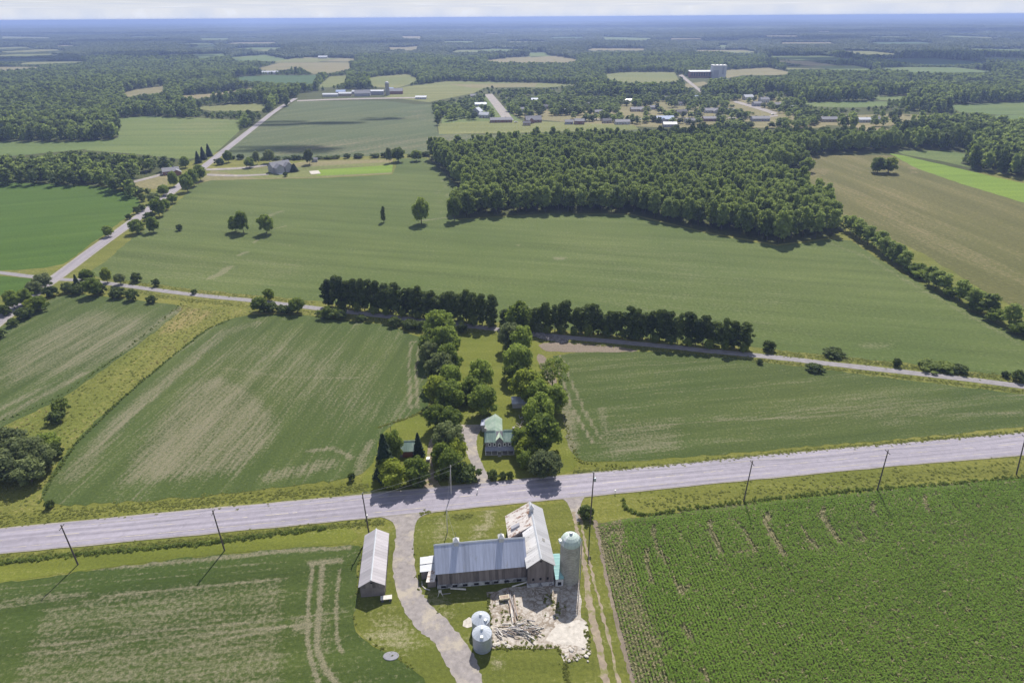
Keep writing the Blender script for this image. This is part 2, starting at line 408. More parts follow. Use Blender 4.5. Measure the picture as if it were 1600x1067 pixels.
M['dkgr'] = field_mat('dark_crop_far', (0.055, 0.105, 0.040), (0.075, 0.125, 0.045), (0.14, 0.14, 0.07), base=0.0, far=4)
M['wild'] = field_mat('overgrown_grass', (0.125, 0.148, 0.028), (0.195, 0.185, 0.050), (0.260, 0.190, 0.100), ang=ang_px((300, 500), (100, 660)), base=0.15, fine=0.7, bumpd=0.5)
M['soil'] = field_mat('bare_soil', (0.19, 0.16, 0.125), (0.22, 0.18, 0.145), (0.27, 0.22, 0.18), base=0.1, bumpd=0.06)
M['cornsoil'] = field_mat('corn_ground', (0.085, 0.090, 0.040), (0.11, 0.11, 0.05), (0.24, 0.20, 0.14), ang=a_corn, base=0.0)
M['gravel'] = plain('gravel', (0.250, 0.228, 0.226), 0.95, 0.25, 0.8, obj=False, bmp=0.03, dirt=(0.33, 0.295, 0.25), ds=0.16, dth=(0.5, 0.62))
M['track'] = plain('grey_track_gravel', (0.225, 0.212, 0.225), 0.95, 0.2, 0.5, obj=False, bmp=0.03)
M['dirt'] = plain('dirt', (0.25, 0.205, 0.155), 0.95, 0.3, 0.6, obj=False, bmp=0.04, dirt=(0.16, 0.16, 0.06), ds=0.35, dth=(0.52, 0.62))
def road_mat(name, c, ang):
    m, n, l = mat(name); p0 = pos(n, l)
    st = noise(n, l, pos(n, l, ang, (0.015, 0.9, 1)), 1.0, 4, 0.6)       # worn along the lanes
    sp = noise(n, l, p0, 0.5, 5, 0.65)
    k = mth(n, l, 'ADD', mth(n, l, 'MULTIPLY', st, 0.8), mth(n, l, 'MULTIPLY', sp, 0.4))
    col = mix(n, l, rng_(n, l, k, 0.42, 0.78), tuple(v*0.72 for v in c), tuple(v*1.22 for v in c))
    cr = n.new('ShaderNodeTexVoronoi'); cr.feature = 'DISTANCE_TO_EDGE'; cr.inputs['Scale'].default_value = 0.10
    l.new(mixvec(n, l, p0), cr.inputs['Vector'])
    col = mix(n, l, rng_(n, l, cr.outputs[0], 0.0, 0.006, 0.45, 0.0), col, (0.12, 0.115, 0.13))
    l.new(col, P(n).inputs['Base Color']); P(n).inputs['Roughness'].default_value = 0.85; P(n).inputs['Specular IOR Level'].default_value = 0.3
    return m
def mixvec(n, l, p0):
    t = n.new('ShaderNodeTexNoise'); t.inputs['Scale'].default_value = 0.15; l.new(p0, t.inputs['Vector'])
    a = n.new('ShaderNodeVectorMath'); a.operation = 'SCALE'; a.inputs['Scale'].default_value = 9.0; l.new(t.outputs['Color'], a.inputs[0])
    b = n.new('ShaderNodeVectorMath'); b.operation = 'ADD'; l.new(p0, b.inputs[0]); l.new(a.outputs[0], b.inputs[1]); return b.outputs[0]
M['asphalt'] = road_mat('asphalt', (0.258, 0.240, 0.290), ang_px((0, 845), (1600, 695)))
M['asphalt2'] = road_mat('side_road_asphalt', (0.245, 0.226, 0.250), ang_px((60, 452), (440, 170)))
M['yellow'] = plain('worn_road_paint', (0.50, 0.45, 0.33), 0.8, 0.3, 0.4, obj=False, dirt=(0.27, 0.25, 0.28), ds=0.25, dth=(0.46, 0.56))
M['shoulder'] = plain('shoulder_gravel', (0.27, 0.25, 0.23), 0.95, 0.2, 0.6, obj=False)

# base ground to the horizon: one sheet
V = []; F = []
rr = [0, 150, 400, 900, 2000, 5000, 12000, 28000, 60000]; K = 48
for r in rr:
    for j in range(K): t = 2*pi*j/K; V.append((r*cos(t), r*sin(t), 0))
for i in range(len(rr)-1):
    for j in range(K):
        if i == 0: F.append((K+j, K+(j+1) % K, 0))
        else: F.append((i*K+j, i*K+(j+1) % K, (i+1)*K+(j+1) % K, (i+1)*K+j))
link('ground', mesh_np('ground', V, F, (M['grass'],)), kind='structure')
# woodland floor beyond the farms
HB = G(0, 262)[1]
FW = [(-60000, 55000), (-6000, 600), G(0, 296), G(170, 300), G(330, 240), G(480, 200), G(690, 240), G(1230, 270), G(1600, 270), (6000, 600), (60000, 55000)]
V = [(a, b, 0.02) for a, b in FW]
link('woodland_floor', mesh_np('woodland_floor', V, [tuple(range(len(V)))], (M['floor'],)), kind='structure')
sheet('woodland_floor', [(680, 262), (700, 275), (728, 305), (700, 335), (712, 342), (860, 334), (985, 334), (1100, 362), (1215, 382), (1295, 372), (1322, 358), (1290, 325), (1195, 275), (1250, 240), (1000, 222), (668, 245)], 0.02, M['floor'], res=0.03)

R1u = [(-420, 866), (0, 827), (240, 803.5), (540, 776.5), (800, 751), (940, 738.5), (1180, 713.5), (1400, 694), (1600, 677), (2000, 645)]
R1l = [(-420, 908), (0, 864), (240, 841), (540, 812), (800, 786), (940, 772.5), (1180, 748), (1400, 727), (1600, 710), (2000, 675)]
Uw, Lw = resample(GL(R1u), 8), resample(GL(R1l), 8)
n_ = min(len(Uw), len(Lw))
def at(line, t):
    k = t*(len(line)-1); i = min(int(k), len(line)-2); f = k-i; return (line[i][0]*(1-f)+line[i+1][0]*f, line[i][1]*(1-f)+line[i+1][1]*f)
NS = 90
U = [at(Uw, i/NS) for i in range(NS+1)]; L = [at(Lw, i/NS) for i in range(NS+1)]
def cross(t): return [(U[i][0]+(L[i][0]-U[i][0])*t, U[i][1]+(L[i][1]-U[i][1])*t) for i in range(NS+1)]
# thin shoulder lip and road
def wob(line, a): return [(x+random.uniform(-a, a), y+random.uniform(-a, a)) for x, y in line]
ribbon('road_shoulder', wob(cross(-0.05), 0.15), wob(cross(1.045), 0.15), 0.10, M['shoulder'], world=True)
ribbon('road', cross(0.0), cross(1.0), 0.125, M['asphalt'], world=True)
ribbon('edge_line', cross(0.82), cross(0.832), 0.130, M['yellow'], world=True)
ribbon('edge_line', cross(0.17), cross(0.182), 0.130, M['yellow'], world=True)
mid_a, mid_b = resample(cross(0.49), 1.0), resample(cross(0.505), 1.0)
V = []; F = []; acc = 0
for i in range(0, min(len(mid_a), len(mid_b))-1):
    if (i % 12) < 5 or random.random() < 0.15:
        k = len(V); V += [(*mid_a[i], 0.131), (*mid_b[i], 0.131), (*mid_b[i+1], 0.131), (*mid_a[i+1], 0.131)]; F.append((k, k+1, k+2, k+3))
link('centre_line', mesh_np('centre_line', V, F, (M['yellow'],)), kind='structure')
# side road
R2 = [(-60, 548), (0, 500), (60, 453), (100, 425), (150, 387), (200, 352), (240, 322), (275, 295), (320, 260), (350, 236), (400, 197), (430, 173), (462, 154)]
r2 = smooth_poly(GL(R2), 1, closed=False)
ribbon('road_shoulder', offset_line(r2, 4.0), offset_line(r2, -4.0), 0.09, M['shoulder'], world=True)
ribbon('side_road', offset_line(r2, 3.1), offset_line(r2, -3.1), 0.12, M['asphalt2'], world=True)
# gravel trail
R3 = [(-80, 418), (0, 426), (60, 434), (96, 437), (130, 438), (200, 447), (300, 461), (400, 470), (495, 482), (600, 494), (700, 506), (790, 516), (860, 525), (950, 533), (1050, 542), (1100, 548), (1200, 557), (1300, 569), (1400, 580), (1500, 591), (1600, 604), (1760, 622)]
r3 = smooth_poly(GL(R3), 2, closed=False)
# verges
ribbon('trail_verge', offset_line(r3, 9.5), offset_line(r3, -7.5), 0.03, M['wild'], world=True)
ribbon('trail', wob(offset_line(r3, 1.9), 0.12), wob(offset_line(r3, -1.9), 0.12), 0.08, M['track'], world=True)

# crop fields
sheet('crop_field', [(-260, 700), (-60, 560), (0, 512), (60, 478), (98, 458), (190, 466), (282, 477), (285, 485), (240, 520), (180, 565), (100, 622), (0, 668), (-200, 760)], 0.05, M['soy1'],
      [('area', [(60, 520), (100, 500), (150, 490), (235, 495), (255, 505), (225, 540), (150, 572), (60, 592), (0, 610), (0, 560)], 12, 0.62),
       ('line', [(0, 655), (60, 622), (130, 583)], 3, 0.8), ('line', [(0, 640), (70, 605), (140, 572)], 2, 0.6), ('line', [(285, 480), (240, 505), (212, 525)], 4, 0.7)], rough=0.6, sm=1)
sheet('overgrown_strip', [(285, 474), (410, 486), (365, 496), (325, 512), (270, 552), (190, 620), (120, 690), (80, 750), (60, 790), (-120, 830), (-120, 720), (0, 666), (100, 622), (180, 565), (240, 520)], 0.035, M['wild'],
      [('area', [(280, 480), (350, 488), (300, 510), (240, 525)], 6, 0.7)], rough=0.8)
sheet('crop_field', [(395, 491), (480, 492), (655, 516), (662, 560), (668, 600), (672, 635), (640, 652), (612, 662), (592, 690), (582, 725), (560, 745), (430, 763), (300, 777), (110, 790), (62, 786), (72, 752), (115, 690), (190, 622), (272, 553), (330, 510), (360, 498)], 0.05, M['soyA'],
      [('area', [(262, 645), (300, 600), (340, 585), (400, 610), (432, 650), (425, 690), (370, 738), (190, 755), (205, 715)], 7, 0.85),
       ('area', [(355, 520), (430, 525), (560, 560), (620, 640), (560, 660), (430, 640), (330, 600), (300, 590)], 22, 0.42),
       ('line', [(400, 505), (350, 520), (300, 560), (240, 610), (190, 655), (140, 712), (110, 745)], 6, 0.62),
       ('line', [(330, 540), (270, 590), (200, 650), (160, 690)], 1.2, 0.9), ('line', [(320, 552), (260, 604), (205, 652), (150, 700)], 1.0, 0.9),
       ('line', [(642, 535), (639, 575), (641, 637)], 0.9, 1.2), ('line', [(655, 535), (650, 580), (653, 637)], 0.9, 1.2), ('line', [(635, 533), (662, 536)], 1.0, 0.9),
       ('line', [(420, 745), (470, 735), (515, 725)], 5, 0.7), ('line', [(480, 705), (520, 700), (550, 715)], 1.6, 0.9), ('line', [(560, 742), (566, 715), (578, 690)], 2.5, 0.9),
       ('line', [(350, 575), (450, 590), (560, 590)], 1.2, 0.8), ('line', [(300, 575), (300, 620), (320, 660)], 0.8, 0.5)], rough=0.7, sm=1)
sheet('crop_field', [(862, 549), (1050, 550), (1130, 556), (1200, 566), (1400, 592), (1600, 616), (1760, 636), (1760, 652), (1600, 667), (1400, 686), (1200, 703), (1050, 716), (940, 722), (905, 720), (888, 700), (882, 660), (874, 610), (868, 580)], 0.05, M['soy3'],
      [('line', [(868, 560), (878, 592), (895, 640), (925, 690)], 0.9, 1.3), ('line', [(874, 552), (890, 590), (912, 640), (938, 685)], 0.9, 1.0), ('line', [(871, 620), (886, 650), (890, 700)], 5, 0.9),
       ('area', [(930, 690), (960, 660), (1060, 655), (1060, 700), (960, 715)], 6, 0.5), ('line', [(940, 640), (950, 690)], 2.5, 0.55),
       ('area', [(1240, 640), (1380, 620), (1520, 640), (1400, 665)], 14, 0.35), ('line', [(1120, 655), (1350, 650), (1600, 645)], 1.5, 0.5)], rough=0.6, sm=1)
sheet('bare_soil', [(838, 537), (880, 534), (940, 539), (1000, 547), (985, 551), (862, 550), (850, 548)], 0.055, M['soil'], rough=0.5, sm=1)
sheet('bare_soil', [(838, 552), (852, 556), (862, 575), (872, 600), (868, 610), (852, 590), (842, 570)], 0.056, M['soil'], rough=0.4, sm=1)
sheet('crop_field', [(-260, 960), (0, 911), (167, 887), (334, 867), (450, 857), (545, 851), (562, 853), (559, 905), (553, 975), (575, 1003), (612, 1022), (650, 1050), (690, 1095), (700, 1140), (-300, 1180)], 0.05, M['soy4'],
      [('area', [(70, 950), (200, 918), (440, 905), (443, 1100), (10, 1100)], 3, 0.55),
       ('line', [(489, 880), (482, 940), (480, 1000), (486, 1030), (500, 1075)], 0.9, 1.3), ('line', [(504, 878), (500, 930), (495, 1010), (505, 1040), (530, 1075)], 1.2, 1.3),
       ('line', [(531, 890), (526, 930), (526, 1000), (535, 1020)], 0.8, 1.1), ('line', [(512, 878), (511, 960)], 2.0, 0.3), ('line', [(160, 932), (300, 918), (450, 903)], 0.8, 1.1),
       ('line', [(150, 888), (300, 876), (430, 862), (545, 855)], 1.6, 0.9), ('line', [(240, 1020), (350, 1000), (445, 978)], 1.0, 1.0), ('line', [(0, 945), (60, 935), (130, 930)], 2.5, 0.7), ('line', [(485, 880), (530, 876)], 1.6, 1.0), ('area', [(455, 965), (490, 960), (490, 985), (455, 990)], 1.5, 0.9), ('area', [(495, 960), (515, 955), (518, 1020), (500, 1020)], 1.5, 0.5)], res=0.0045, mn=0.5, rough=0.5)
CORN = [(931, 817), (1007, 808), (1045, 803), (1117, 790), (1180, 786), (1280, 776), (1381, 766), (1480, 757), (1600, 747), (1800, 732), (2300, 1160), (1010, 1160), (990, 1060), (968, 980), (950, 905)]
CORNM = []
for ln, w, s in [([(478, 450), (478, 480), (490, 510), (520, 560)], 1.5, .8), ([(545, 440), (575, 450), (605, 490), (640, 560)], 1.2, .65), ([(685, 420), (675, 455), (700, 500), (740, 570)], 2.2, .85), ([(745, 410), (780, 430), (815, 490), (860, 540)], 1.3, .6),
                 ([(885, 400), (876, 425), (900, 470), (940, 520)], 1.8, .75), ([(950, 400), (985, 430), (1030, 510)], 1.1, .5), ([(1060, 385), (1055, 405), (1075, 430)], 1.6, .8), ([(1245, 360), (1243, 385), (1260, 415)], 1.6, .75), ([(1320, 370), (1370, 420)], 1.0, .4), ([(1440, 345), (1470, 390), (1530, 450)], 1.5, .45),
                 ([(275, 470), (275, 500), (295, 555), (322, 600)], 1.6, .95), ([(255, 550), (250, 590), (270, 665)], 1.6, .95), ([(340, 450), (380, 500), (420, 570)], 1.3, .5), ([(350, 655), (375, 705), (400, 680)], 1.5, .8), ([(385, 825), (412, 865)], 1.6, 1.0), ([(105, 505), (130, 482), (160, 485), (150, 560)], 1.6, .85), ([(455, 985), (470, 1022)], 1.4, 1.0),
                 ([(75, 470), (100, 560), (140, 640)], 2.2, .75), ([(560, 565), (660, 545)], .7, .5), ([(840, 540), (900, 530)], .8, .4), ([(1000, 515), (1035, 515)], .9, .6), ([(150, 640), (230, 790), (300, 900)], 5.0, .38)]:
    CORNM.append(('line', [(900+a/2.2857, 620+b/2.2857) for a, b in ln], w*0.75, s*0.58))
sheet('corn_ground', CORN, 0.05, M['cornsoil'], CORNM, res=0.007, rough=0.4)
sheet('crop_field', [(150, 432), (300, 452), (490, 470), (700, 494), (860, 513), (1050, 531), (1190, 544), (1300, 556), (1450, 571), (1590, 590), (1760, 606), (1760, 610), (1600, 528), (1500, 478), (1400, 422), (1330, 376), (1295, 374), (1215, 385), (1100, 364), (985, 336), (860, 334), (715, 344), (702, 334), (724, 303), (694, 270), (664, 247), (622, 248), (614, 273), (500, 279), (330, 282), (304, 290), (262, 330), (215, 366), (160, 412), (138, 428)], 0.05, M['mid'],
      [('line', [(330, 434), (345, 428), (358, 418)], 3.4, 2.0), ('line', [(373, 399), (385, 394)], 2.2, 1.7), ('line', [(398, 380), (403, 375)], 1.6, 1.4), ('line', [(418, 340), (428, 334), (440, 331)], 2.5, 1.2), ('line', [(425, 358), (445, 354)], 2, 1.0),
       ('area', [(865, 402), (885, 402), (882, 406), (866, 406)], 2, 1.3), ('area', [(802, 382), (815, 382), (812, 385)], 2, 1.2), ('line', [(220, 362), (275, 357)], 2.5, 0.6), ('line', [(660, 345), (700, 340)], 3, 0.9),
       ('line', [(692, 282), (706, 325)], 1.5, 0.7), ('line', [(683, 290), (690, 335)], 1.2, 0.6), ('area', [(160, 410), (260, 380), (330, 400), (500, 400), (500, 440), (260, 440)], 25, 0.32), ('area', [(860, 370), (1100, 380), (1300, 470), (1200, 520), (900, 470)], 40, 0.26), ('line', [(1295, 380), (1350, 400), (1450, 458), (1590, 535)], 3.0, 0.6), ('area', [(1340, 535), (1400, 535), (1390, 545), (1345, 545)], 4, 0.7), ('line', [(940, 470), (1100, 500), (1200, 505)], 2.5, 0.5)], res=0.009, mn=2, rough=0.8)
sheet('crop_field', [(-160, 280), (0, 285), (60, 287), (170, 292), (205, 302), (222, 316), (205, 335), (160, 368), (118, 400), (92, 417), (0, 424), (-160, 424)], 0.05, M['green7'], res=0.014, mn=3, rough=0.8, sm=1)
sheet('crop_field', [(-160, 432), (0, 431), (55, 436), (70, 440), (40, 456), (0, 462), (-160, 470)], 0.05, M['green7'], res=0.014, mn=3)
sheet('stubble_field', [(1195, 272), (1238, 270), (1256, 262), (1248, 245), (1300, 243), (1395, 243), (1440, 262), (1520, 290), (1610, 320), (1800, 380), (1800, 560), (1610, 492), (1530, 450), (1440, 395), (1330, 345), (1300, 325), (1240, 300)], 0.05, M['brown'],
      [('area', [(1250, 262), (1300, 265), (1290, 275), (1240, 275)], 8, 0.8), ('line', [(1320, 258), (1375, 285)], 6, 0.5), ('line', [(1424, 262), (1430, 272)], 3, 1), ('area', [(1300, 290), (1400, 300), (1520, 400), (1560, 430), (1420, 380)], 30, 0.35)], res=0.014, mn=3, rough=0.8)
sheet('crop_field', [(1390, 240), (1410, 243), (1500, 264), (1600, 287), (1760, 325), (1760, 365), (1600, 317), (1500, 287), (1430, 262)], 0.06, M['bright'], res=0.03, rough=0.8)

def far(name, pts, m, z=0.1, marks=()): return sheet(name, pts, z, M[m], marks, res=0.05, mn=8)
far('meadow', [(305, 288), (335, 264), (420, 262), (480, 252), (614, 249), (612, 272), (500, 278), (330, 282)], 'tanf', 0.07)
far('meadow', [(330, 266), (420, 263), (460, 262), (560, 256), (614, 254), (612, 270), (500, 277), (400, 279)], 'pale', 0.08)
far('crop_field', [(495, 266), (614, 258), (612, 270), (495, 275)], 'bright', 0.10)
far('meadow', [(205, 283), (262, 272), (262, 290), (240, 296), (208, 293)], 'tanf')
F10 = [(462, 158), (600, 158), (645, 163), (676, 163), (684, 208), (760, 212), (1010, 204), (1040, 204), (1080, 212), (1000, 224), (850, 226), (690, 238), (560, 245), (430, 250), (358, 249), (352, 238), (400, 200)]
far('crop_field', F10, 'grey10', 0.07, [('area', [(430, 225), (560, 215), (680, 212), (980, 206), (850, 224), (600, 240), (420, 245)], 20, 0.5), ('area', [(620, 172), (672, 172), (680, 190), (630, 182)], 10, 0.5)])
far('meadow', [(684, 194), (740, 190), (815, 189), (990, 196), (1000, 203), (810, 208), (686, 210)], 'pale', 0.09)
far('meadow', [(1040, 204), (1150, 207), (1232, 205), (1330, 203), (1348, 196), (1390, 203), (1412, 216), (1330, 222), (1200, 222), (1100, 214)], 'pale', 0.09)
far('meadow', [(1340, 196), (1380, 199), (1412, 216), (1360, 214), (1330, 206)], 'tanf', 0.10)
far('meadow', [(-200, 225), (0, 222), (100, 222), (185, 218), (150, 232), (0, 246), (-200, 250)], 'grnf', 0.07)
far('meadow', [(185, 185), (230, 182), (300, 184), (378, 188), (374, 205), (345, 232), (330, 243), (290, 250), (200, 240), (132, 235), (185, 215)], 'grnf', 0.08, [('area', [(300, 188), (375, 190), (360, 205), (250, 215)], 15, 0.5)])
far('meadow', [(300, 168), (345, 164), (418, 162), (408, 174), (330, 174)], 'pale')
far('meadow', [(282, 150), (330, 147), (400, 137), (400, 142), (340, 151), (290, 157)], 'tanf')
far('meadow', [(215, 140), (260, 134), (255, 145), (200, 152), (190, 146)], 'tanf')
far('crop_field', [(362, 121), (420, 118), (498, 118), (490, 133), (420, 130), (380, 127)], 'dkgr')
far('meadow', [(400, 108), (440, 98), (545, 98), (550, 108), (520, 115), (490, 116), (470, 108), (420, 112)], 'tanf')
far('meadow', [(495, 137), (515, 120), (545, 118), (540, 130), (515, 137)], 'pale')
far('meadow', [(575, 122), (600, 119), (636, 116), (655, 124), (640, 132), (620, 138), (582, 136)], 'pale')
far('meadow', [(640, 135), (700, 127), (840, 130), (920, 133), (850, 137), (760, 136), (740, 146), (670, 160), (600, 152), (612, 140)], 'pale', 0.09)
far('meadow', [(700, 132), (840, 130), (836, 136), (740, 138)], 'tanf', 0.11)
far('meadow', [(945, 116), (980, 113), (1055, 113), (1062, 130), (1000, 131), (950, 128)], 'pale')
far('meadow', [(910, 123), (945, 120), (950, 130), (920, 131)], 'pale')
far('meadow', [(1066, 132), (1100, 128), (1110, 133), (1075, 138)], 'tanf')
far('meadow', [(1132, 110), (1200, 106), (1238, 114), (1220, 118), (1160, 118), (1128, 124)], 'tanf')
far('meadow', [(1225, 105), (1305, 104), (1300, 108), (1230, 109)], 'pale')
far('meadow', [(758, 95), (800, 90), (870, 88), (905, 94), (890, 99), (770, 99)], 'tanf')
far('meadow', [(822, 83), (850, 82), (862, 88), (830, 90)], 'grnf')
far('meadow', [(1245, 160), (1385, 159), (1392, 166), (1330, 169), (1275, 167)], 'grnf')
far('meadow', [(1362, 151), (1420, 150), (1420, 158), (1370, 157)], 'grnf')
far('meadow', [(1480, 165), (1540, 162), (1620, 158), (1700, 172), (1620, 178), (1560, 180), (1500, 176)], 'grnf')
far('meadow', [(1540, 182), (1620, 178), (1700, 188), (1600, 192)], 'grnf')
far('meadow', [(1400, 236), (1480, 236), (1515, 242), (1500, 256), (1540, 268), (1470, 252), (1412, 242)], 'grnf')
far('meadow', [(1190, 150), (1245, 155), (1240, 170), (1200, 178), (1160, 168), (1110, 160), (1130, 150)], 'tanf', 0.09)
far('meadow', [(1290, 182), (1400, 178), (1480, 182), (1520, 190), (1420, 196), (1345, 198), (1290, 196)], 'tanf', 0.09)
far('meadow', [(920, 158), (1080, 158), (1200, 165), (1290, 180), (1290, 200), (1050, 200), (930, 196), (820, 185), (800, 178)], 'tanf', 0.075)
far('meadow', [(690, 165), (760, 148), (800, 178), (815, 189), (690, 194)], 'grnf', 0.075)
for q, mn_ in [([(300, 86), (350, 84), (358, 91), (310, 93)], 'grnf'), ([(358, 90), (415, 86), (460, 96), (370, 98)], 'grnf'), ([(630, 75), (656, 72), (657, 79), (632, 80)], 'tanf'), ([(472, 90), (560, 92), (552, 97), (470, 96)], 'tanf'), ([(625, 57), (660, 57), (658, 62), (632, 62)], 'tanf'),
             ([(940, 58), (1020, 60), (1010, 66), (945, 64)], 'grnf'), ([(1120, 71), (1138, 71), (1138, 74), (1122, 74)], 'grnf'), ([(1230, 76), (1248, 76), (1246, 79), (1232, 79)], 'grnf'), ([(1510, 76), (1600, 78), (1600, 82), (1520, 80)], 'grnf'), ([(0, 57), (80, 59), (78, 61), (0, 61)], 'pale'), ([(310, 60), (360, 60), (355, 63), (312, 63)], 'grnf'), ([(1400, 100), (1500, 101), (1490, 105), (1400, 104)], 'dkgr')]:
    far('clearing', q, mn_, 0.2)

# many more small fields scattered through the distant woods
FARF = []
rf_ = random.Random(31)
for i in range(62):
    py = rf_.choice([rf_.uniform(44, 62), rf_.uniform(55, 80), rf_.uniform(70, 112)]); px = rf_.uniform(-40, 1640)
    if 640 < px < 1250 and py > 84: continue
    x, y = G(px, py); w = rf_.uniform(70, 210)*(1+y/9000); d = rf_.uniform(90, 230)*(1+y/8000); an = rf_.uniform(-.25, .25)
    q = [(-w, -d), (w*rf_.uniform(.6, 1), -d), (w, d*rf_.uniform(.5, 1)), (-w*rf_.uniform(.5, 1), d)]
    q = [(x+a*.5*cos(an)-b*.5*sin(an), y+a*.5*sin(an)+b*.5*cos(an)) for a, b in q]; FARF.append(q)
    sheet('clearing', q, 0.15+.01*i, M[rf_.choice(['pale', 'tanf', 'grnf', 'grnf', 'dkgr', 'pale'])], res=0.06, mn=16, world=True)
# lawns, yards and lanes
sheet('lawn', [(592, 672), (612, 662), (650, 652), (672, 640), (690, 600), (716, 560), (718, 522), (760, 517), (792, 516), (838, 530), (850, 560), (872, 610), (885, 660), (892, 700), (905, 722), (888, 741), (800, 748), (580, 771), (560, 752), (582, 728)], 0.04, M['lawn'],
      [('area', [(870, 610), (888, 640), (896, 700), (880, 710), (872, 660)], 3, 0.6), ('area', [(725, 640), (752, 632), (752, 660), (728, 662)], 4, 0.45)], sm=1)
sheet('yard_grass', [(562, 853), (600, 838), (640, 812), (700, 803), (870, 786), (890, 782), (912, 800), (928, 805), (950, 905), (968, 980), (990, 1060), (1010, 1140), (700, 1140), (690, 1095), (650, 1050), (612, 1022), (575, 1003), (553, 975), (559, 905)], 0.04, M['yard'],
      [('area', [(575, 955), (625, 950), (650, 985), (640, 1020), (600, 1010), (575, 985)], 5, 0.62), ('area', [(752, 795), (772, 793), (775, 815), (760, 835), (735, 845), (740, 825), (755, 815)], 2, 0.75), ('area', [(680, 800), (700, 800), (700, 845), (680, 850)], 3, 0.5),
       ('area', [(765, 1028), (785, 1030), (790, 1045), (770, 1045)], 1.5, 1.1), ('area', [(655, 900), (690, 925), (720, 965), (700, 975), (670, 945)], 2, 0.6)])
for off, a, b in ((0.045, (-200, 900), (560, 838)),):
    pass
# mown strips beside the highway (south side then north side)
sheet('roadside_grass', [(-420, 925), (0, 872), (300, 845), (545, 822), (560, 838), (545, 849), (334, 866), (167, 886), (0, 910), (-300, 965)], 0.045, M['lawn'])
LANE_L = [(618, 808), (620.7, 815), (619, 835), (615, 861), (613, 898), (619, 925), (628, 950), (644, 973), (664, 992), (681, 1006), (695, 1036), (712, 1060), (735, 1110)]
LANE_R = [(652, 806), (646.6, 815), (646, 835), (646.6, 857), (649.5, 898), (657, 922), (668, 940), (687, 956), (707, 978), (733, 1010), (747, 1036), (752, 1060), (765, 1110)]
def lane(name, a, b, z, m, sh=True):
    A = smooth_poly(GL(a), 2, closed=False); B = smooth_poly(GL(b), 2, closed=False)
    L_ = sum(hypot(A[i+1][0]-A[i][0], A[i+1][1]-A[i][1]) for i in range(len(A)-1)); j_ = min(.28, L_/70*.35); A = wob([at(A, i/70) for i in range(71)], j_); B = wob([at(B, i/70) for i in range(71)], j_); k = 71; return ribbon(name, A[:k], B[:k], z, m, world=True)
lane('farm_lane', LANE_L, LANE_R, 0.07, M['gravel'])
lane('lane_mouth', [(592, 807), (606, 811), (616, 817), (620, 836)], [(684, 799), (662, 804), (650, 813), (646, 836)], 0.075, M['gravel'])
lane('driveway', [(748, 757), (740, 732), (728, 705), (719, 690), (716, 676), (718, 664)], [(768, 755), (761, 740), (753, 724), (745, 704), (744, 684), (756, 663)], 0.07, M['gravel'])
lane('driveway', [(661, 764), (666, 740), (667, 713), (669, 697), (672, 686), (680, 681)], [(690, 762), (679, 743), (674, 715), (676, 697), (681, 688), (684, 684)], 0.072, M['dirt'])
lane('farm_track', [(878, 779), (886, 784), (893, 800), (897, 815)], [(914, 776), (908, 785), (906, 800), (908, 815)], 0.072, M['gravel'])
lane('farm_track', [(893, 800), (899, 830), (905, 860), (912, 895), (915, 950), (930, 1010), (944, 1080)], [(898, 800), (905, 830), (911, 860), (920, 895), (928, 950), (942, 1010), (955, 1080)], 0.073, M['dirt'])
lane('farm_track', [(903, 800), (909, 830), (916, 865), (926, 905), (937, 950), (952, 1010), (966, 1080)], [(907, 800), (913, 830), (920, 865), (930, 905), (941, 950), (957, 1010), (972, 1080)], 0.074, M['dirt'])
lane('bare_strip', [(926, 812), (935, 850), (945, 905), (962, 980), (984, 1060), (1000, 1120)], [(932, 812), (941, 850), (951, 905), (969, 980), (992, 1060), (1009, 1120)], 0.071, M['soil'])
lane('village_street', [(757, 148), (770, 165), (787, 189)], [(769, 147), (785, 165), (803, 188)], 0.2, M['gravel'])
lane('far_road', [(1060, 118), (1078, 132), (1094, 145)], [(1066, 117), (1083, 131), (1098, 143)], 0.2, M['gravel'])
lane('village_street', [(1145, 160), (1180, 170), (1210, 180)], [(1150, 158), (1186, 167), (1216, 177)], 0.2, M['gravel'])
lane('village_street', [(925, 186), (1010, 185), (1100, 184), (1190, 183), (1215, 180)], [(925, 188), (1010, 187), (1100, 186), (1190, 185), (1216, 182)], 0.19, M['gravel'])
lane('farm_drive', [(322, 264), (380, 262), (424, 256)], [(322, 267), (380, 265), (426, 259)], 0.2, M['gravel'])
lane('farm_drive', [(324, 272), (370, 274), (420, 272)], [(324, 275), (370, 277), (420, 274)], 0.2, M['gravel'])
lane('farm_drive', [(464, 157), (540, 154), (660, 152)], [(464, 159), (540, 156), (660, 154)], 0.2, M['gravel'])
lane('farm_drive', [(208, 283), (245, 274), (258, 268)], [(210, 286), (250, 276), (262, 270)], 0.2, M['gravel'])

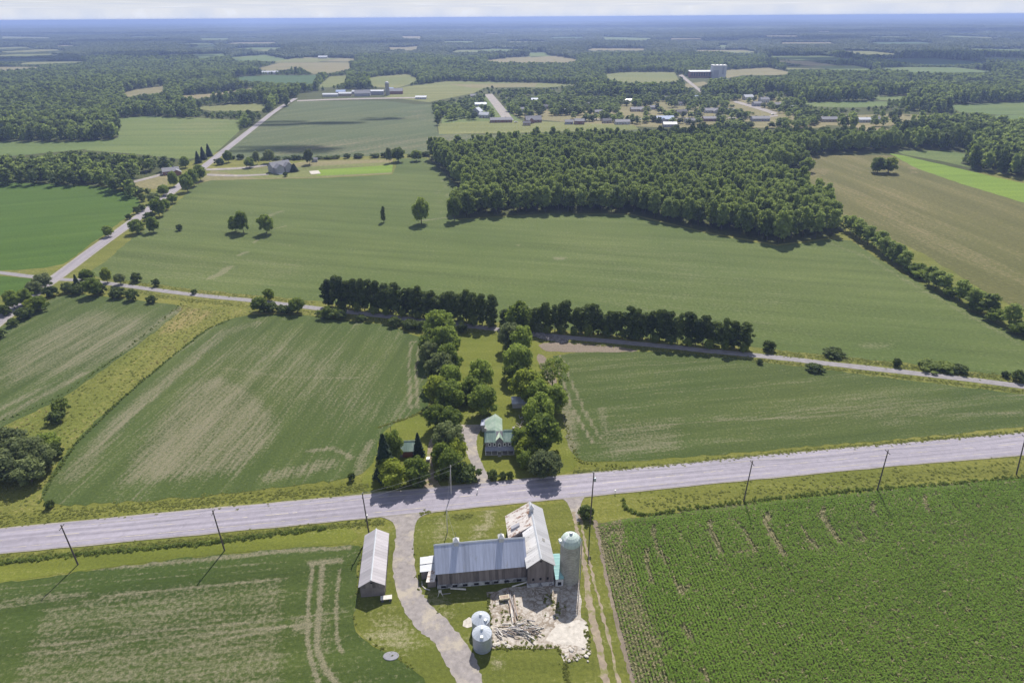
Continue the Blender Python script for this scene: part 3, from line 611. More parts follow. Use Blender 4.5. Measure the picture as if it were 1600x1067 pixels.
# broken concrete yard south of the barn
def concrete():
    m, n, l = mat('broken_concrete'); p0 = pos(n, l)
    w = mixvec2(n, l, p0, 0.45, 3.2)
    v = n.new('ShaderNodeTexVoronoi'); v.feature = 'DISTANCE_TO_EDGE'; v.inputs['Scale'].default_value = 0.62; l.new(w, v.inputs['Vector'])
    v2 = n.new('ShaderNodeTexVoronoi'); v2.inputs['Scale'].default_value = 0.62; l.new(w, v2.inputs['Vector'])
    base = mix(n, l, rng_(n, l, noise(n, l, p0, 0.9, 5, 0.7), 0.3, 0.7), (0.31, 0.285, 0.262), (0.50, 0.47, 0.44))
    base = mix(n, l, 0.3, base, mix(n, l, v2.outputs['Color'], (0.3, 0.27, 0.24), (0.55, 0.5, 0.44)))
    edge = rng_(n, l, v.outputs[0], 0.02, 0.14, 1, 0)
    pat = rng_(n, l, noise(n, l, p0, 0.16, 3, 0.6), 0.42, 0.60, 1.0, 0.12)
    dirtc = mix(n, l, noise(n, l, p0, 1.4, 4), (0.13, 0.105, 0.075), (0.24, 0.19, 0.15))
    col = mix(n, l, mth(n, l, 'MULTIPLY', edge, pat), base, dirtc)
    col = mix(n, l, rng_(n, l, noise(n, l, p0, 0.5, 6, 0.8), 0.46, 0.62), col, dirtc)
    l.new(col, P(n).inputs['Base Color']); P(n).inputs['Roughness'].default_value = 0.9
    l.new(bump(n, l, edge, -0.8, 0.06), P(n).inputs['Normal'])
    return m
def mixvec2(n, l, p0, sc, amt):
    t = n.new('ShaderNodeTexNoise'); t.inputs['Scale'].default_value = sc; l.new(p0, t.inputs['Vector'])
    a = n.new('ShaderNodeVectorMath'); a.operation = 'SCALE'; a.inputs['Scale'].default_value = amt; l.new(t.outputs['Color'], a.inputs[0])
    b = n.new('ShaderNodeVectorMath'); b.operation = 'ADD'; l.new(p0, b.inputs[0]); l.new(a.outputs[0], b.inputs[1]); return b.outputs[0]
M['concrete'] = concrete()
M['cleanconc'] = plain('pale_concrete', (0.46, 0.43, 0.395), 0.9, 0.22, 0.9, obj=False, bmp=0.02, dirt=(0.30, 0.26, 0.22), ds=0.8, dth=(0.58, 0.70))
sheet('concrete_yard', [(760, 925), (870, 905), (906, 905), (908, 965), (917, 972), (919, 1000), (924, 1020), (900, 1032), (882, 1036), (872, 1012), (830, 1013), (768, 1014), (764, 960)], 0.09, M['concrete'], rough=0.35)
sheet('concrete_apron', [(872, 975), (905, 968), (916, 974), (918, 1000), (920, 1014), (896, 1008), (872, 1006), (852, 1000), (862, 985)], 0.094, M['cleanconc'], rough=0.4)
sheet('concrete_apron', [(724, 970), (733, 964), (740, 968), (740, 978), (730, 981), (723, 978)], 0.09, M['cleanconc'], rough=0.25)

# ------------------------------------------------------------ trees: a few crown and trunk meshes, shared by many trees
def ico(sub=1):
    import bmesh
    bm = bmesh.new(); bmesh.ops.create_icosphere(bm, subdivisions=sub, radius=1.0)
    V = np.array([v.co[:] for v in bm.verts]); F = [tuple(v.index for v in f.verts) for f in bm.faces]; bm.free(); return V, F
ICO1, ICO2 = ico(1), ico(2)
def leaf_quads(Pn, Nn, size, r):
    n = len(Pn); N = Nn/np.linalg.norm(Nn, axis=1, keepdims=True)
    T = np.cross(N, r.normal(size=(n, 3))); T /= np.linalg.norm(T, axis=1, keepdims=True); B = np.cross(N, T)
    s = size*r.uniform(0.6, 1.35, (n, 1)); s2 = s*r.uniform(0.6, 1.0, (n, 1))
    Q = np.stack([Pn-T*s-B*s2, Pn+T*s-B*s2*0.6, Pn+T*s*0.8+B*s2, Pn-T*s*0.7+B*s2*0.9], 1)
    return Q.reshape(-1, 3)
def crown_mesh(name, seed, lobes, nq, size, m, icos=ICO1, core=0.72, jit=0.6, light_top=0.25):
    """lobes: list of (x, y, z, r, squash). Leaf-sized faces spread over and inside lumpy lobes"""
    r = np.random.default_rng(seed); V = []; F = []; k = 0
    for (x, y, z, rad, sq) in lobes:
        v = icos[0]*core*rad*(1+r.uniform(-0.22, 0.18, (len(icos[0]), 1))); v = v*np.array([1, 1, sq])+np.array([x, y, z])
        V.append(v); F += [tuple(i+k for i in f) for f in icos[1]]; k += len(v)
    L = np.array(lobes); w = L[:, 3]**2; w = w/w.sum(); pick = r.choice(len(L), nq, p=w)
    d = r.normal(size=(nq, 3)); d[:, 2] = d[:, 2]+light_top; d /= np.linalg.norm(d, axis=1, keepdims=True)
    rad = L[pick, 3:4]*r.uniform(0.80, 1.12, (nq, 1))
    sc = np.concatenate([np.ones((nq, 2)), L[pick, 4:5]], 1)
    Pn = L[pick, :3]+d*rad*sc
    keep = np.ones(nq, bool)
    for j in range(len(L)):
        q = (Pn-L[j, :3])/(L[j, 3]*np.array([1, 1, L[j, 4]])); keep &= ~((np.linalg.norm(q, axis=1) < 0.72) & (pick != j))
    Pn, d = Pn[keep], d[keep]
    Q = leaf_quads(Pn, d+r.normal(size=d.shape)*jit, size, r)
    n = len(Pn); F += [(k+4*i, k+4*i+1, k+4*i+2, k+4*i+3) for i in range(n)]; V.append(Q)
    return mesh_np(name, np.concatenate(V), F, (m,))
def lobes_round(seed, h, w, n=9, base=0.08):
    """crown for a tree of height h, width w: one body and side lobes"""
    r = np.random.default_rng(seed); L = []; cz = h*(base+1)/2; rz = h*(1-base)/2
    L.append((0, 0, cz, w*0.30, rz/(w*0.5)*0.95))
    for i in range(n+5):
        a = 2.4*i+r.uniform(-.4, .4); e = -0.85+1.65*(i+.5)/(n+5)+r.uniform(-.1, .1); rr = w*r.uniform(0.10, 0.23)
        q = math.sqrt(max(.1, 1-e*e*.8))*(w*0.5-rr)*r.uniform(0.75, 1.28)
        L.append((q*cos(a), q*sin(a), cz+e*(rz-rr*0.8), rr, r.uniform(0.75, 1.0)))
    for i in range(3):
        a = r.uniform(0, 6.28); rr = w*r.uniform(0.14, 0.2); L.append((w*.12*cos(a), w*.12*sin(a), h-rr*r.uniform(.8, 1.2), rr, 0.85))
    return L
def trunk_mesh(name, h, r0, seed, top=0.7, limbs=4):
    b = MB(); r = random.Random(seed)
    b.tube([(0, 0, 0), (0.05*h*.3, 0, h*0.3), (r.uniform(-.3, .3), r.uniform(-.3, .3), h*top)], r0, 6, r0*0.35)
    for i in range(limbs):
        a = 2*pi*i/limbs+r.uniform(-.5, .5); z = h*r.uniform(.28, .5); q = h*r.uniform(.16, .25)
        b.tube([(0, 0, z), (q*.5*cos(a), q*.5*sin(a), z+q*.6), (q*cos(a), q*sin(a), z+q*1.2)], r0*0.4, 5, r0*0.12)
    return b.mesh(name, M['bark'])
def spruce_mesh(name, seed, h, w, nq, size, m):
    r = np.random.default_rng(seed); V = []; F = []; k = 0
    b = MB(); b.lathe([(w*.30, h*.08), (w*.32, h*.16), (w*.2, h*.5), (w*.02, h*.97)], 8); V.append(np.array(b.v)); F += b.f; k = len(b.v)
    t = r.uniform(0, 1, nq)**1.4; lay = np.floor(t*14)/14+r.uniform(0, .05, nq); z = h*(0.06+0.93*lay); a = r.uniform(0, 2*pi, nq)
    rr = w*.5*(1-lay)**0.85*r.uniform(.55, 1.05, nq)*(1+.15*np.sin(a*5+lay*40))
    Pn = np.stack([rr*np.cos(a), rr*np.sin(a), z-rr*.18], 1); N = np.stack([np.cos(a)*.7, np.sin(a)*.7, np.full(nq, 0.9)], 1)+r.normal(size=(nq, 3))*.35
    Q = leaf_quads(Pn, N, size, r); F += [(k+4*i, k+4*i+1, k+4*i+2, k+4*i+3) for i in range(nq)]; V.append(Q)
    return mesh_np(name, np.concatenate(V), F, (m,))
def with_mat(me, m, name):
    c = me.copy(); c.name = name; c.materials[0] = m; return c
# (crown mesh, trunk mesh, own height, own width)
KIND = {}
KIND['round'] = [(crown_mesh('crown', 10+i, lobes_round(10+i, 12, 11, 14), 3000, 0.36, M['leaf']), trunk_mesh('trunk', 12, 0.32, i), 12, 11) for i in range(5)]
KIND['round'] += [(with_mat(KIND['round'][i][0], M['leafyellow' if i < 2 else 'leafgrey'], 'crown'),)+KIND['round'][i][1:] for i in (0, 1, 2, 3)]
KIND['sparse'] = [(crown_mesh('crown', 30+i, [(a*1.0, b_*1.0, c_, d_*.8, e_) for j, (a, b_, c_, d_, e_) in enumerate(lobes_round(30+i, 12, 11, 16, 0.15)) if j > 0], 2000, 0.24, M['leaf'], core=0.35), trunk_mesh('trunk', 12, 0.25, 30+i, 0.8, 6), 12, 11) for i in range(2)]
KIND['belt'] = [(crown_mesh('crown', 40+i, lobes_round(40+i, 14, 6.5, 12, 0.0), 2200, 0.30, M['leafbelt'], jit=.9), trunk_mesh('trunk', 14, 0.25, 40+i), 14, 6.5) for i in range(5)]
KIND['wood'] = [(crown_mesh('crown', 60+i, lobes_round(60+i, 17, 9.5, 9, 0.1), 1100, 0.45, M['leafwood'], jit=.8), trunk_mesh('trunk', 17, 0.3, 60+i), 17, 9.5) for i in range(5)]
KIND['spruce'] = [(spruce_mesh('crown', 80+i, 13, 5.6, 3000, 0.34, M['conif']), trunk_mesh('trunk', 13, 0.22, 80+i, .5, 0), 13, 5) for i in range(2)]
KIND['shrub'] = [(crown_mesh('foliage', 90+i, lobes_round(90+i, 3, 4, 6, 0.0), 900, 0.20, M['shrub'], core=.7), trunk_mesh('stem', 2.2, 0.08, 90+i, .7, 3), 3, 4) for i in range(4)]
KIND['dshrub'] = [(with_mat(a, M['leafbelt'], 'foliage'), b, c, d) for a, b, c, d in KIND['shrub']]
NM = {'round': ('broadleaf_tree', 'tree'), 'sparse': ('broadleaf_tree', 'tree'), 'belt': ('shelterbelt_tree', 'tree'), 'wood': ('woodland_tree', 'tree'), 'spruce': ('spruce_tree', 'tree'), 'shrub': ('shrub', 'bush'), 'dshrub': ('shrub', 'bush')}
ALLTREES = []
def plant(kind, x, y, h, w, label, group=None):
    vs = KIND[kind]; nm, cat = NM[kind]
    if kind == 'round' and len(vs) > 5:      # species by the look the label gives
        vs = vs[7:] if 'grey' in label else vs[5:7] if ('yellow' in label or 'bright' in label) else vs[:5] if ('dark' in label or 'green' in label) else vs[:5]+vs[:5]+vs[5:]
    v = random.choice(vs)
    t = thing(nm, label, cat, (x, y, 0), random.uniform(0, 6.28), group)
    t.scale = (w/v[3]*random.uniform(.94, 1.06), w/v[3]*random.uniform(.94, 1.06), h/v[2])
    sh = cat == 'bush'
    link('foliage' if sh else 'crown', v[0], t); link('stem' if sh else 'trunk', v[1], t)
    ALLTREES.append((x, y)); return t
def crown_at(px, py, h): return G(px, py, h*0.58)

HS = [  # crown centre in the photograph, height, width, kind, label
 (686, 505, 14, 12, 'round', 'big leafy tree at the far end of the tree column left of the lawn'),
 (672, 534, 12, 9, 'round', 'leafy tree on the bean field side, second back in the column left of the lawn'),
 (695, 531, 14, 11, 'round', 'tall leafy tree facing the far lawn, just in front of the column\'s farthest tree'),
 (701, 557, 13, 10, 'round', 'dark leafy tree bulging toward the lawn halfway along the left tree column'),
 (671, 550, 10, 8, 'round', 'smaller tree above the bare patch at the bean field edge'),
 (687, 573, 13, 10, 'round', 'leafy tree in the middle of the column left of the lawn'),
 (706, 590, 12, 9, 'round', 'leafy tree beside the gap that opens on the back lawn'),
 (684, 606, 11, 9, 'round', 'bright green tree on the field side of the column, in front of the bare patch'),
 (701, 614, 11, 10, 'round', 'rounded tree at the near end of the column left of the lawn'),
 (682, 650, 9, 8.5, 'round', 'light green round tree behind the dirt drive'),
 (701, 653, 9, 9, 'round', 'dark round tree beside the head of the curved driveway'),
 (699, 684, 12, 10, 'round', 'tall leafy tree between the two drives, farthest of that clump'),
 (690, 708, 9, 6.2, 'round', 'leafy tree on the edge of the dirt drive, opposite the white topped cabinet'),
 (709, 704, 9, 8, 'round', 'yellowish green tree on the side of the curved driveway'),
 (701, 722, 10, 7.5, 'round', 'leafy tree behind the pale pole at the highway'),
 (686, 743, 3.5, 3.6, 'shrub', 'low bush at the highway end of the dirt drive'),
 (719, 738, 4.5, 7, 'dshrub', 'dense dark bush by the highway, left half of the hedge at the driveway mouth'),
 (734, 741, 4.5, 7, 'dshrub', 'dense dark bush by the highway, right half of the hedge at the driveway mouth'),
 (751, 583, 12, 9, 'round', 'dark leafy tree standing farthest out in the middle of the long lawn'),
 (740, 602, 9, 8, 'round', 'small leafy tree between the two larger trees in the middle of the lawn'),
 (757, 622, 11, 10, 'round', 'wide leafy tree whose shade falls behind the farmhouse'),
 (724, 622, 5, 6, 'shrub', 'bright low bush between the tree column and the lawn trees'),
 (600, 706, 15, 6, 'spruce', 'tall dark spruce at the left edge of the green roofed garage'),
 (613, 695, 11, 6.5, 'round', 'narrow leafy tree squeezed between the tall spruce and the garage'),
 (604, 730, 8, 6, 'round', 'dark tree at the foot of the tall spruce'),
 (613, 737, 8.5, 9, 'round', 'bright green spreading tree in front of the garage, next to the highway'),
 (650, 732, 8.5, 8, 'round', 'dark leafy tree hiding the right corner of the garage'),
 (652, 750, 3.5, 5, 'shrub', 'bright bush at the highway beside the mouth of the dirt drive'),
 (653, 691, 8.5, 3.2, 'spruce', 'small pointed spruce at the right end of the garage roof'),
 (810, 494, 15, 11, 'round', 'big pale green tree where the lawn meets the gravel trail'),
 (798, 522, 12, 10, 'round', 'leafy tree at the far right corner of the long lawn'),
 (815, 527, 12, 10, 'round', 'leafy tree beside the bare soil at the far end of the right column'),
 (811, 560, 13, 12, 'round', 'big rounded tree in the right column with dark shade on the lawn side'),
 (803, 578, 9, 8, 'round', 'dark small tree on the lawn edge in the shade of the right column'),
 (825, 600, 13, 12, 'round', 'broad leafy tree directly behind the little blue roofed shed'),
 (838, 613, 12, 9, 'round', 'leafy tree just right of the broad one behind the little shed'),
 (843, 640, 13, 10, 'round', 'tall light green tree right of the scrap heap'),
 (848, 672, 13, 12, 'round', 'very full leafy tree standing between the farmhouse and the right bean field'),
 (866, 620, 11, 9, 'round', 'dark tree on the outer field edge of the right column'),
 (864, 580, 12, 12, 'sparse', 'thin see-through tree standing at the corner of the right bean field'),
 (814, 684, 8, 7, 'round', 'light green tree touching the right side of the farmhouse'),
 (827, 697, 8, 8, 'round', 'yellow green tree beside the front right corner of the farmhouse'),
 (822, 715, 6, 6, 'round', 'low dark tree in front right of the farmhouse porch'),
 (852, 724, 8.5, 9.5, 'round', 'rounded grey green tree nearest the highway, right of the farmhouse'),
 (771, 742, 2.8, 3.5, 'dshrub', 'clipped round dark shrub on the front lawn, nearest the driveway'),
 (786, 743, 2.2, 2.2, 'dshrub', 'small dark shrub, middle of the three on the front lawn'),
 (797, 743, 2.6, 2.2, 'dshrub', 'small dark shrub, rightmost of the three on the front lawn'),
 (917, 801, 3.6, 4.2, 'dshrub', 'round dark bush at the foot of the tallest utility pole'),
 (77, 788, 2.4, 2.6, 'dshrub', 'lone little dark bush on the left highway verge'),
 (549, 745, 2.6, 2.2, 'dshrub', 'lone small bush at the bean field corner near the highway'),
 (95, 634, 5, 6, 'shrub', 'feathery bush growing in the overgrown strip between the left fields'),
 (86, 652, 4, 6, 'dshrub', 'dark low bush in the overgrown strip just below the feathery one'),
 # bottom-left clump
 (10, 690, 10, 11, 'round', 'dark tree at the left frame edge, farthest of the grey green clump'),
 (8, 728, 9, 11, 'round', 'dark tree at the left frame edge, nearest of the grey green clump'),
 (36, 705, 10, 11, 'round', 'big grey green willow-like tree in the middle of the left clump'),
 (42, 732, 8, 9, 'round', 'round grey green tree at the near side of the left clump'),
 (62, 712, 8, 8, 'round', 'grey green tree toward the field side of the left clump'),
 (70, 690, 6, 8, 'round', 'low bushy tree at the far side of the left clump'),
 (84, 704, 4.5, 6, 'dshrub', 'low bush where the left clump meets the bean field'),
 (-24, 706, 10, 12, 'round', 'dark tree mostly outside the frame beside the left clump'),
 # along the gravel trail, left part
 (119, 440, 9, 4, 'spruce', 'narrow dark tree right at the crossing of side road and trail'),
 (133, 430, 7, 8, 'round', 'low dark tree beside the crossing, far side of the trail'),
 (143, 446, 9, 9, 'round', 'full leafy tree casting shade over the near verge at the crossing'),
 (105, 450, 5, 6, 'dshrub', 'dark bush in the corner between the side road and the trail'),
 (120, 452, 5, 7, 'dshrub', 'dark bush left of the full tree at the crossing'),
 (155, 452, 5, 7, 'dshrub', 'dark bush right of the full tree at the crossing'),
 (164, 428, 8, 5, 'round', 'upright tree on the far side of the trail, next to the crossing'),
 (186, 434, 6, 5, 'round', 'small pointed tree on the far trail verge'),
 (212, 434, 4.5, 6, 'dshrub', 'round dark bush on the far trail verge'),
 (243, 442, 4, 4, 'dshrub', 'small dark bush on the far trail verge above the field corner'),
 (183, 458, 4.5, 8, 'dshrub', 'wide low bush on the near trail verge'),
 (206, 461, 5.5, 6, 'dshrub', 'dark rounded bush on the near trail verge, right of the wide one'),
 (237, 468, 3.5, 5, 'dshrub', 'small bush on the near trail verge above the overgrown strip'),
 (303, 456, 2.5, 3, 'dshrub', 'tiny bush alone on the far trail verge'),
 (419, 459, 6, 5.5, 'round', 'upright dark bush-like tree on the far trail verge, left of the shelterbelt'),
 (404, 474, 7, 7, 'round', 'leafy tree on the near trail verge, leftmost of a group of four'),
 (418, 481, 4.5, 8, 'dshrub', 'wide bush on the near trail verge beside the leftmost tree of the four'),
 (440, 483, 3.5, 6, 'dshrub', 'low bush in the middle of the near trail verge group'),
 (463, 475, 7.5, 6.5, 'round', 'taller light leafy tree on the near trail verge with a shadow on the field'),
 (452, 485, 3.5, 6, 'dshrub', 'dark bush at the foot of the taller light leafy tree'),
 (513, 489, 5, 9, 'shrub', 'wide rounded green bush on the near verge under the start of the shelterbelt'),
 (533, 492, 4, 6, 'dshrub', 'grey bush next to the wide rounded bush'),
 (563, 497, 2.5, 5, 'dshrub', 'very low bush on the near verge in front of the shelterbelt'),
 (617, 503, 4, 6, 'dshrub', 'dark bush on the near verge, left of three close to the left column'),
 (640, 507, 4, 7, 'dshrub', 'dark bush on the near verge, middle of three close to the left column'),
 (656, 509, 4, 5, 'dshrub', 'dark bush on the near verge, right of three close to the left column'),
 (722, 513, 4.5, 4, 'dshrub', 'small bush at the far end of the long lawn'),
 (841, 512, 5, 4.5, 'round', 'small tree beside the pile of grey brush at the bare soil'),
 (1202, 541, 4, 5.5, 'dshrub', 'round bush just past the right end of the shelterbelt'),
 (1302, 551, 2.6, 9, 'dshrub', 'flat wide dark bush on the far trail verge'),
 (1274, 575, 2.4, 7, 'dshrub', 'low dark bush on the near trail verge'),
 (1187, 565, 2, 2.5, 'dshrub', 'tiny bush on the near trail verge by the belt end'),
 (1402, 567, 3.4, 3, 'dshrub', 'small upright bush on the far trail verge'),
 (1455, 572, 2.2, 10, 'shrub', 'flat spreading bush patch on the far trail verge'),
 (1478, 573, 2.4, 10, 'shrub', 'second flat spreading bush patch touching the first'),
 (1500, 577, 3.0, 6, 'dshrub', 'dark end bush of the spreading patch'),
 (1593, 588, 4.0, 5, 'dshrub', 'dark bush at the right frame edge beside the trail'),
 (1572, 585, 2.4, 3, 'dshrub', 'tiny bush near the right frame edge beside the trail'),
 # side road
 (17, 466, 9, 8, 'round', 'dark tree left of the side road, nearest the frame edge'),
 (38, 462, 8, 7, 'round', 'dark upright tree left of the side road, second from the frame edge'),
 (52, 450, 8, 7, 'round', 'grey green tree left of the side road, third from the frame edge'),
 (66, 438, 8, 9, 'round', 'grey green spreading tree left of the side road by the crossing'),
 (4, 486, 5, 6, 'dshrub', 'bush left of the side road at the frame edge'),
 (48, 476, 6, 7, 'round', 'tree right of the side road, overhanging the asphalt'),
 (60, 472, 7, 8, 'round', 'dark full tree right of the side road below the crossing'),
 (80, 456, 5, 7, 'dshrub', 'bush in the fork below the crossing'),
 (36, 490, 5, 8, 'dshrub', 'rounded bush right of the side road'),
 (20, 504, 3.5, 5, 'dshrub', 'small dark bush lowest beside the side road'),
 (-4, 522, 4, 6, 'dshrub', 'bush cut by the left frame edge under the side road'),
 (212, 352, 9, 9.5, 'round', 'round dark tree at the side road with shade below, left of a pair'),
 (237, 349, 10, 7.5, 'round', 'tall dark tree at the field edge, right of a pair by the side road'),
 (280, 356, 4, 4.5, 'dshrub', 'lone dark shrub in the big field right of the side road'),
 (167, 360, 7, 6.5, 'round', 'small dark tree left of the side road on the lush field'),
 (201, 339, 3.5, 4, 'dshrub', 'small shrub left of the side road, lowest of three in a line'),
 (213, 329, 5, 5, 'dshrub', 'small shrub left of the side road, middle of three in a line'),
 (221, 325, 5, 5, 'dshrub', 'small shrub left of the side road, highest of three in a line'),
 (245, 321, 13, 9, 'round', 'tall dark tree hanging over the side road, nearest of the roadside group'),
 (233, 338, 5, 8, 'dshrub', 'dark bush under the tall roadside tree'),
 (258, 318, 8, 7, 'round', 'dark tree just right of the tall roadside tree'),
 (268, 309, 7, 8, 'round', 'rounded tree at the field edge behind the tall roadside tree'),
 (240, 308, 8, 9, 'round', 'grey green tree left of the side road behind the tall roadside tree'),
 (254, 296, 8, 9, 'round', 'light green tree on the left roadside below the brown house'),
 (290, 283, 14, 10, 'round', 'tall dark tree right of the side road, nearest of a thick group'),
 (300, 275, 14, 10, 'round', 'tall leafy tree right of the side road, middle of a thick group'),
 (311, 268, 13, 10, 'round', 'tall leafy tree right of the side road, farthest of a thick group'),
 (269, 278, 12, 8, 'round', 'dark tree beside the brown house near the side road'),
 (308, 244, 11, 6, 'spruce', 'pointed tree left of the side road, nearest of three'),
 (316, 238, 12, 6, 'spruce', 'pointed tree left of the side road, middle of three'),
 (325, 233, 12, 6, 'spruce', 'pointed tree left of the side road, farthest of three'),
 (288, 252, 10, 8, 'round', 'dark round tree above the brown house, left of the side road'),
 (355, 243, 11, 8, 'round', 'dark tree in the fence line right of the side road'),
 (342, 253, 6, 9, 'dshrub', 'dark bush in the fence line beside the side road'),
 (389, 253, 9, 9, 'round', 'green tree beside the upper farm drive'),
 (400, 245, 12, 6, 'round', 'upright tree in the fence line left of the big grey house'),
 (420, 243, 12, 11, 'round', 'dark tree directly left of the big grey house'),
 (482, 243, 14, 9, 'round', 'dark tree in the fence line right of the big grey house'),
 (459, 261, 7, 7, 'spruce', 'small dark evergreen at the corner of the big grey house'),
 (446, 273, 4, 4, 'dshrub', 'small dark shrub in front of the big grey house'),
 (607, 241, 14, 6, 'round', 'slim upright tree in the fence line left of the woodlot'),
 (622, 240, 13, 12, 'round', 'round dark tree in the fence line left of the woodlot'),
 (650, 242, 10, 11, 'round', 'wide low tree in the fence line touching the woodlot corner'),
 # lone field trees
 (366, 348, 10, 8.5, 'round', 'left dark tree of the clump of two in the middle field'),
 (377, 344, 14, 9, 'round', 'taller right tree of the clump of two in the middle field'),
 (414, 348, 12, 10, 'round', 'round dark tree standing right of the clump in the middle field'),
 (598, 333, 10.5, 3.6, 'belt', 'slim upright tree alone in the middle field'),
 (657, 326, 17, 11, 'round', 'tall dark tree alone left of the woodlot'),
 (709, 322, 17, 9, 'round', 'dark tree standing just off the woodlot\'s front left corner'),
 (1374, 256, 13, 14, 'round', 'left half of the round tree clump in the brown field'),
 (1391, 256, 13, 14, 'round', 'right half of the round tree clump in the brown field'),
 (1262, 256, 12, 12, 'round', 'tree at the tip of the woodlot arm in the brown field'),
]
for (px, py, h, w, k, lb) in HS:
    if k in ('shrub', 'dshrub'): x, y = G(px, py, h*.45)
    else: x, y = crown_at(px, py, h)
    plant(k, x, y, h, w, lb)
ORD = ['first', 'second', 'third', 'fourth', 'fifth', 'sixth', 'seventh', 'eighth', 'ninth', 'tenth', 'eleventh', 'twelfth', 'thirteenth', 'fourteenth', 'fifteenth', 'sixteenth', 'seventeenth', 'eighteenth', 'nineteenth', 'twentieth']
def ordw(i):
    if i < 20: return ORD[i]
    t = ['', '', 'twenty', 'thirty', 'forty', 'fifty'][(i+1)//10]; r_ = (i+1) % 10
    return (t+'-'+ORD[r_-1]) if r_ else {'twenty': 'twentieth', 'thirty': 'thirtieth', 'forty': 'fortieth', 'fifty': 'fiftieth'}[t]
def along(line, step, jit=0.3):
    out = []; d = 0
    for i in range(len(line)-1):
        a, b = line[i], line[i+1]; L_ = hypot(b[0]-a[0], b[1]-a[1])
        while d < L_: out.append((a[0]+(b[0]-a[0])*d/L_, a[1]+(b[1]-a[1])*d/L_)); d += step*random.uniform(1-jit, 1+jit)
        d -= L_
    return out
# shelterbelt on the far side of the trail
B1 = along(GL([(513, 478), (600, 488), (700, 500), (780, 509)]), 3.7); B2 = along(GL([(838, 515), (950, 524), (1050, 534), (1100, 540), (1178, 548)]), 3.9)
for i, (x, y) in enumerate(B1):
    h = random.uniform(12, 16)*(1.08 if i < 6 else 0.98)
    plant('belt', x+random.uniform(-.5, .5), y+random.uniform(-1.2, 1.6), h, random.uniform(5.6, 7.6), '%s tree from the left in the shelterbelt\'s left stretch, before the gap' % ordw(i), 'shelterbelt trees along the gravel trail')
for i, (x, y) in enumerate(B2):
    h = random.uniform(10.5, 14.5)
    plant('belt', x+random.uniform(-.5, .5), y+random.uniform(-1.2, 1.6), h, random.uniform(5.6, 7.8), '%s tree from the left in the shelterbelt\'s right stretch, past the gap' % ordw(i), 'shelterbelt trees along the gravel trail')
for k, (px, py, h, w) in enumerate([(789, 494, 8, 6), (803, 492, 9, 5), (818, 497, 8, 6), (830, 497, 9, 6)]):
    x, y = crown_at(px, py, h); plant('belt', x, y, h, w, '%s lower tree from the left filling the gap in the shelterbelt' % ordw(k), 'low trees in the gap of the shelterbelt')
for k, (x, y) in enumerate(along(offset_line(GL([(540, 482), (700, 500), (780, 509), (838, 515), (950, 524), (1050, 534), (1175, 548)]), -2.6), 6.5)):
    plant('shrub', x, y, random.uniform(3, 6), random.uniform(3, 4.6), '%s light green bush from the left at the foot of the shelterbelt' % ordw(k), 'light bushes under the shelterbelt')
# right hedgerow from the woodlot down to the frame edge
HR = GL([(1324, 362), (1360, 385), (1400, 412), (1440, 437), (1480, 462), (1530, 490), (1600, 524), (1640, 545)])
for i, (x, y) in enumerate(along(HR, 5.6)):
    f = i/26.0; big = random.random()
    h = (random.uniform(9, 12) if f < 0.45 else (random.uniform(9, 11) if big > 0.6 else random.uniform(4, 6.5))); w = random.uniform(6.5, 9)
    plant('wood' if h > 7 else 'round', x+random.uniform(-1, 1), y+random.uniform(0, 3), h, w, '%s tree from the woodlot in the hedgerow running down to the right frame edge' % ordw(i), 'hedgerow trees right of the middle field')
for i, (x, y) in enumerate(along(GL([(362, 249), (430, 250), (520, 248), (600, 246), (665, 244)]), 11, .4)):
    plant('dshrub', x, y, random.uniform(2.5, 5), random.uniform(7, 12), '%s bush from the left in the low hedge behind the big grey house' % ordw(i), 'bushes of the low field hedge')
# two short wooded corners beside the ditch near the gravel trail handled above

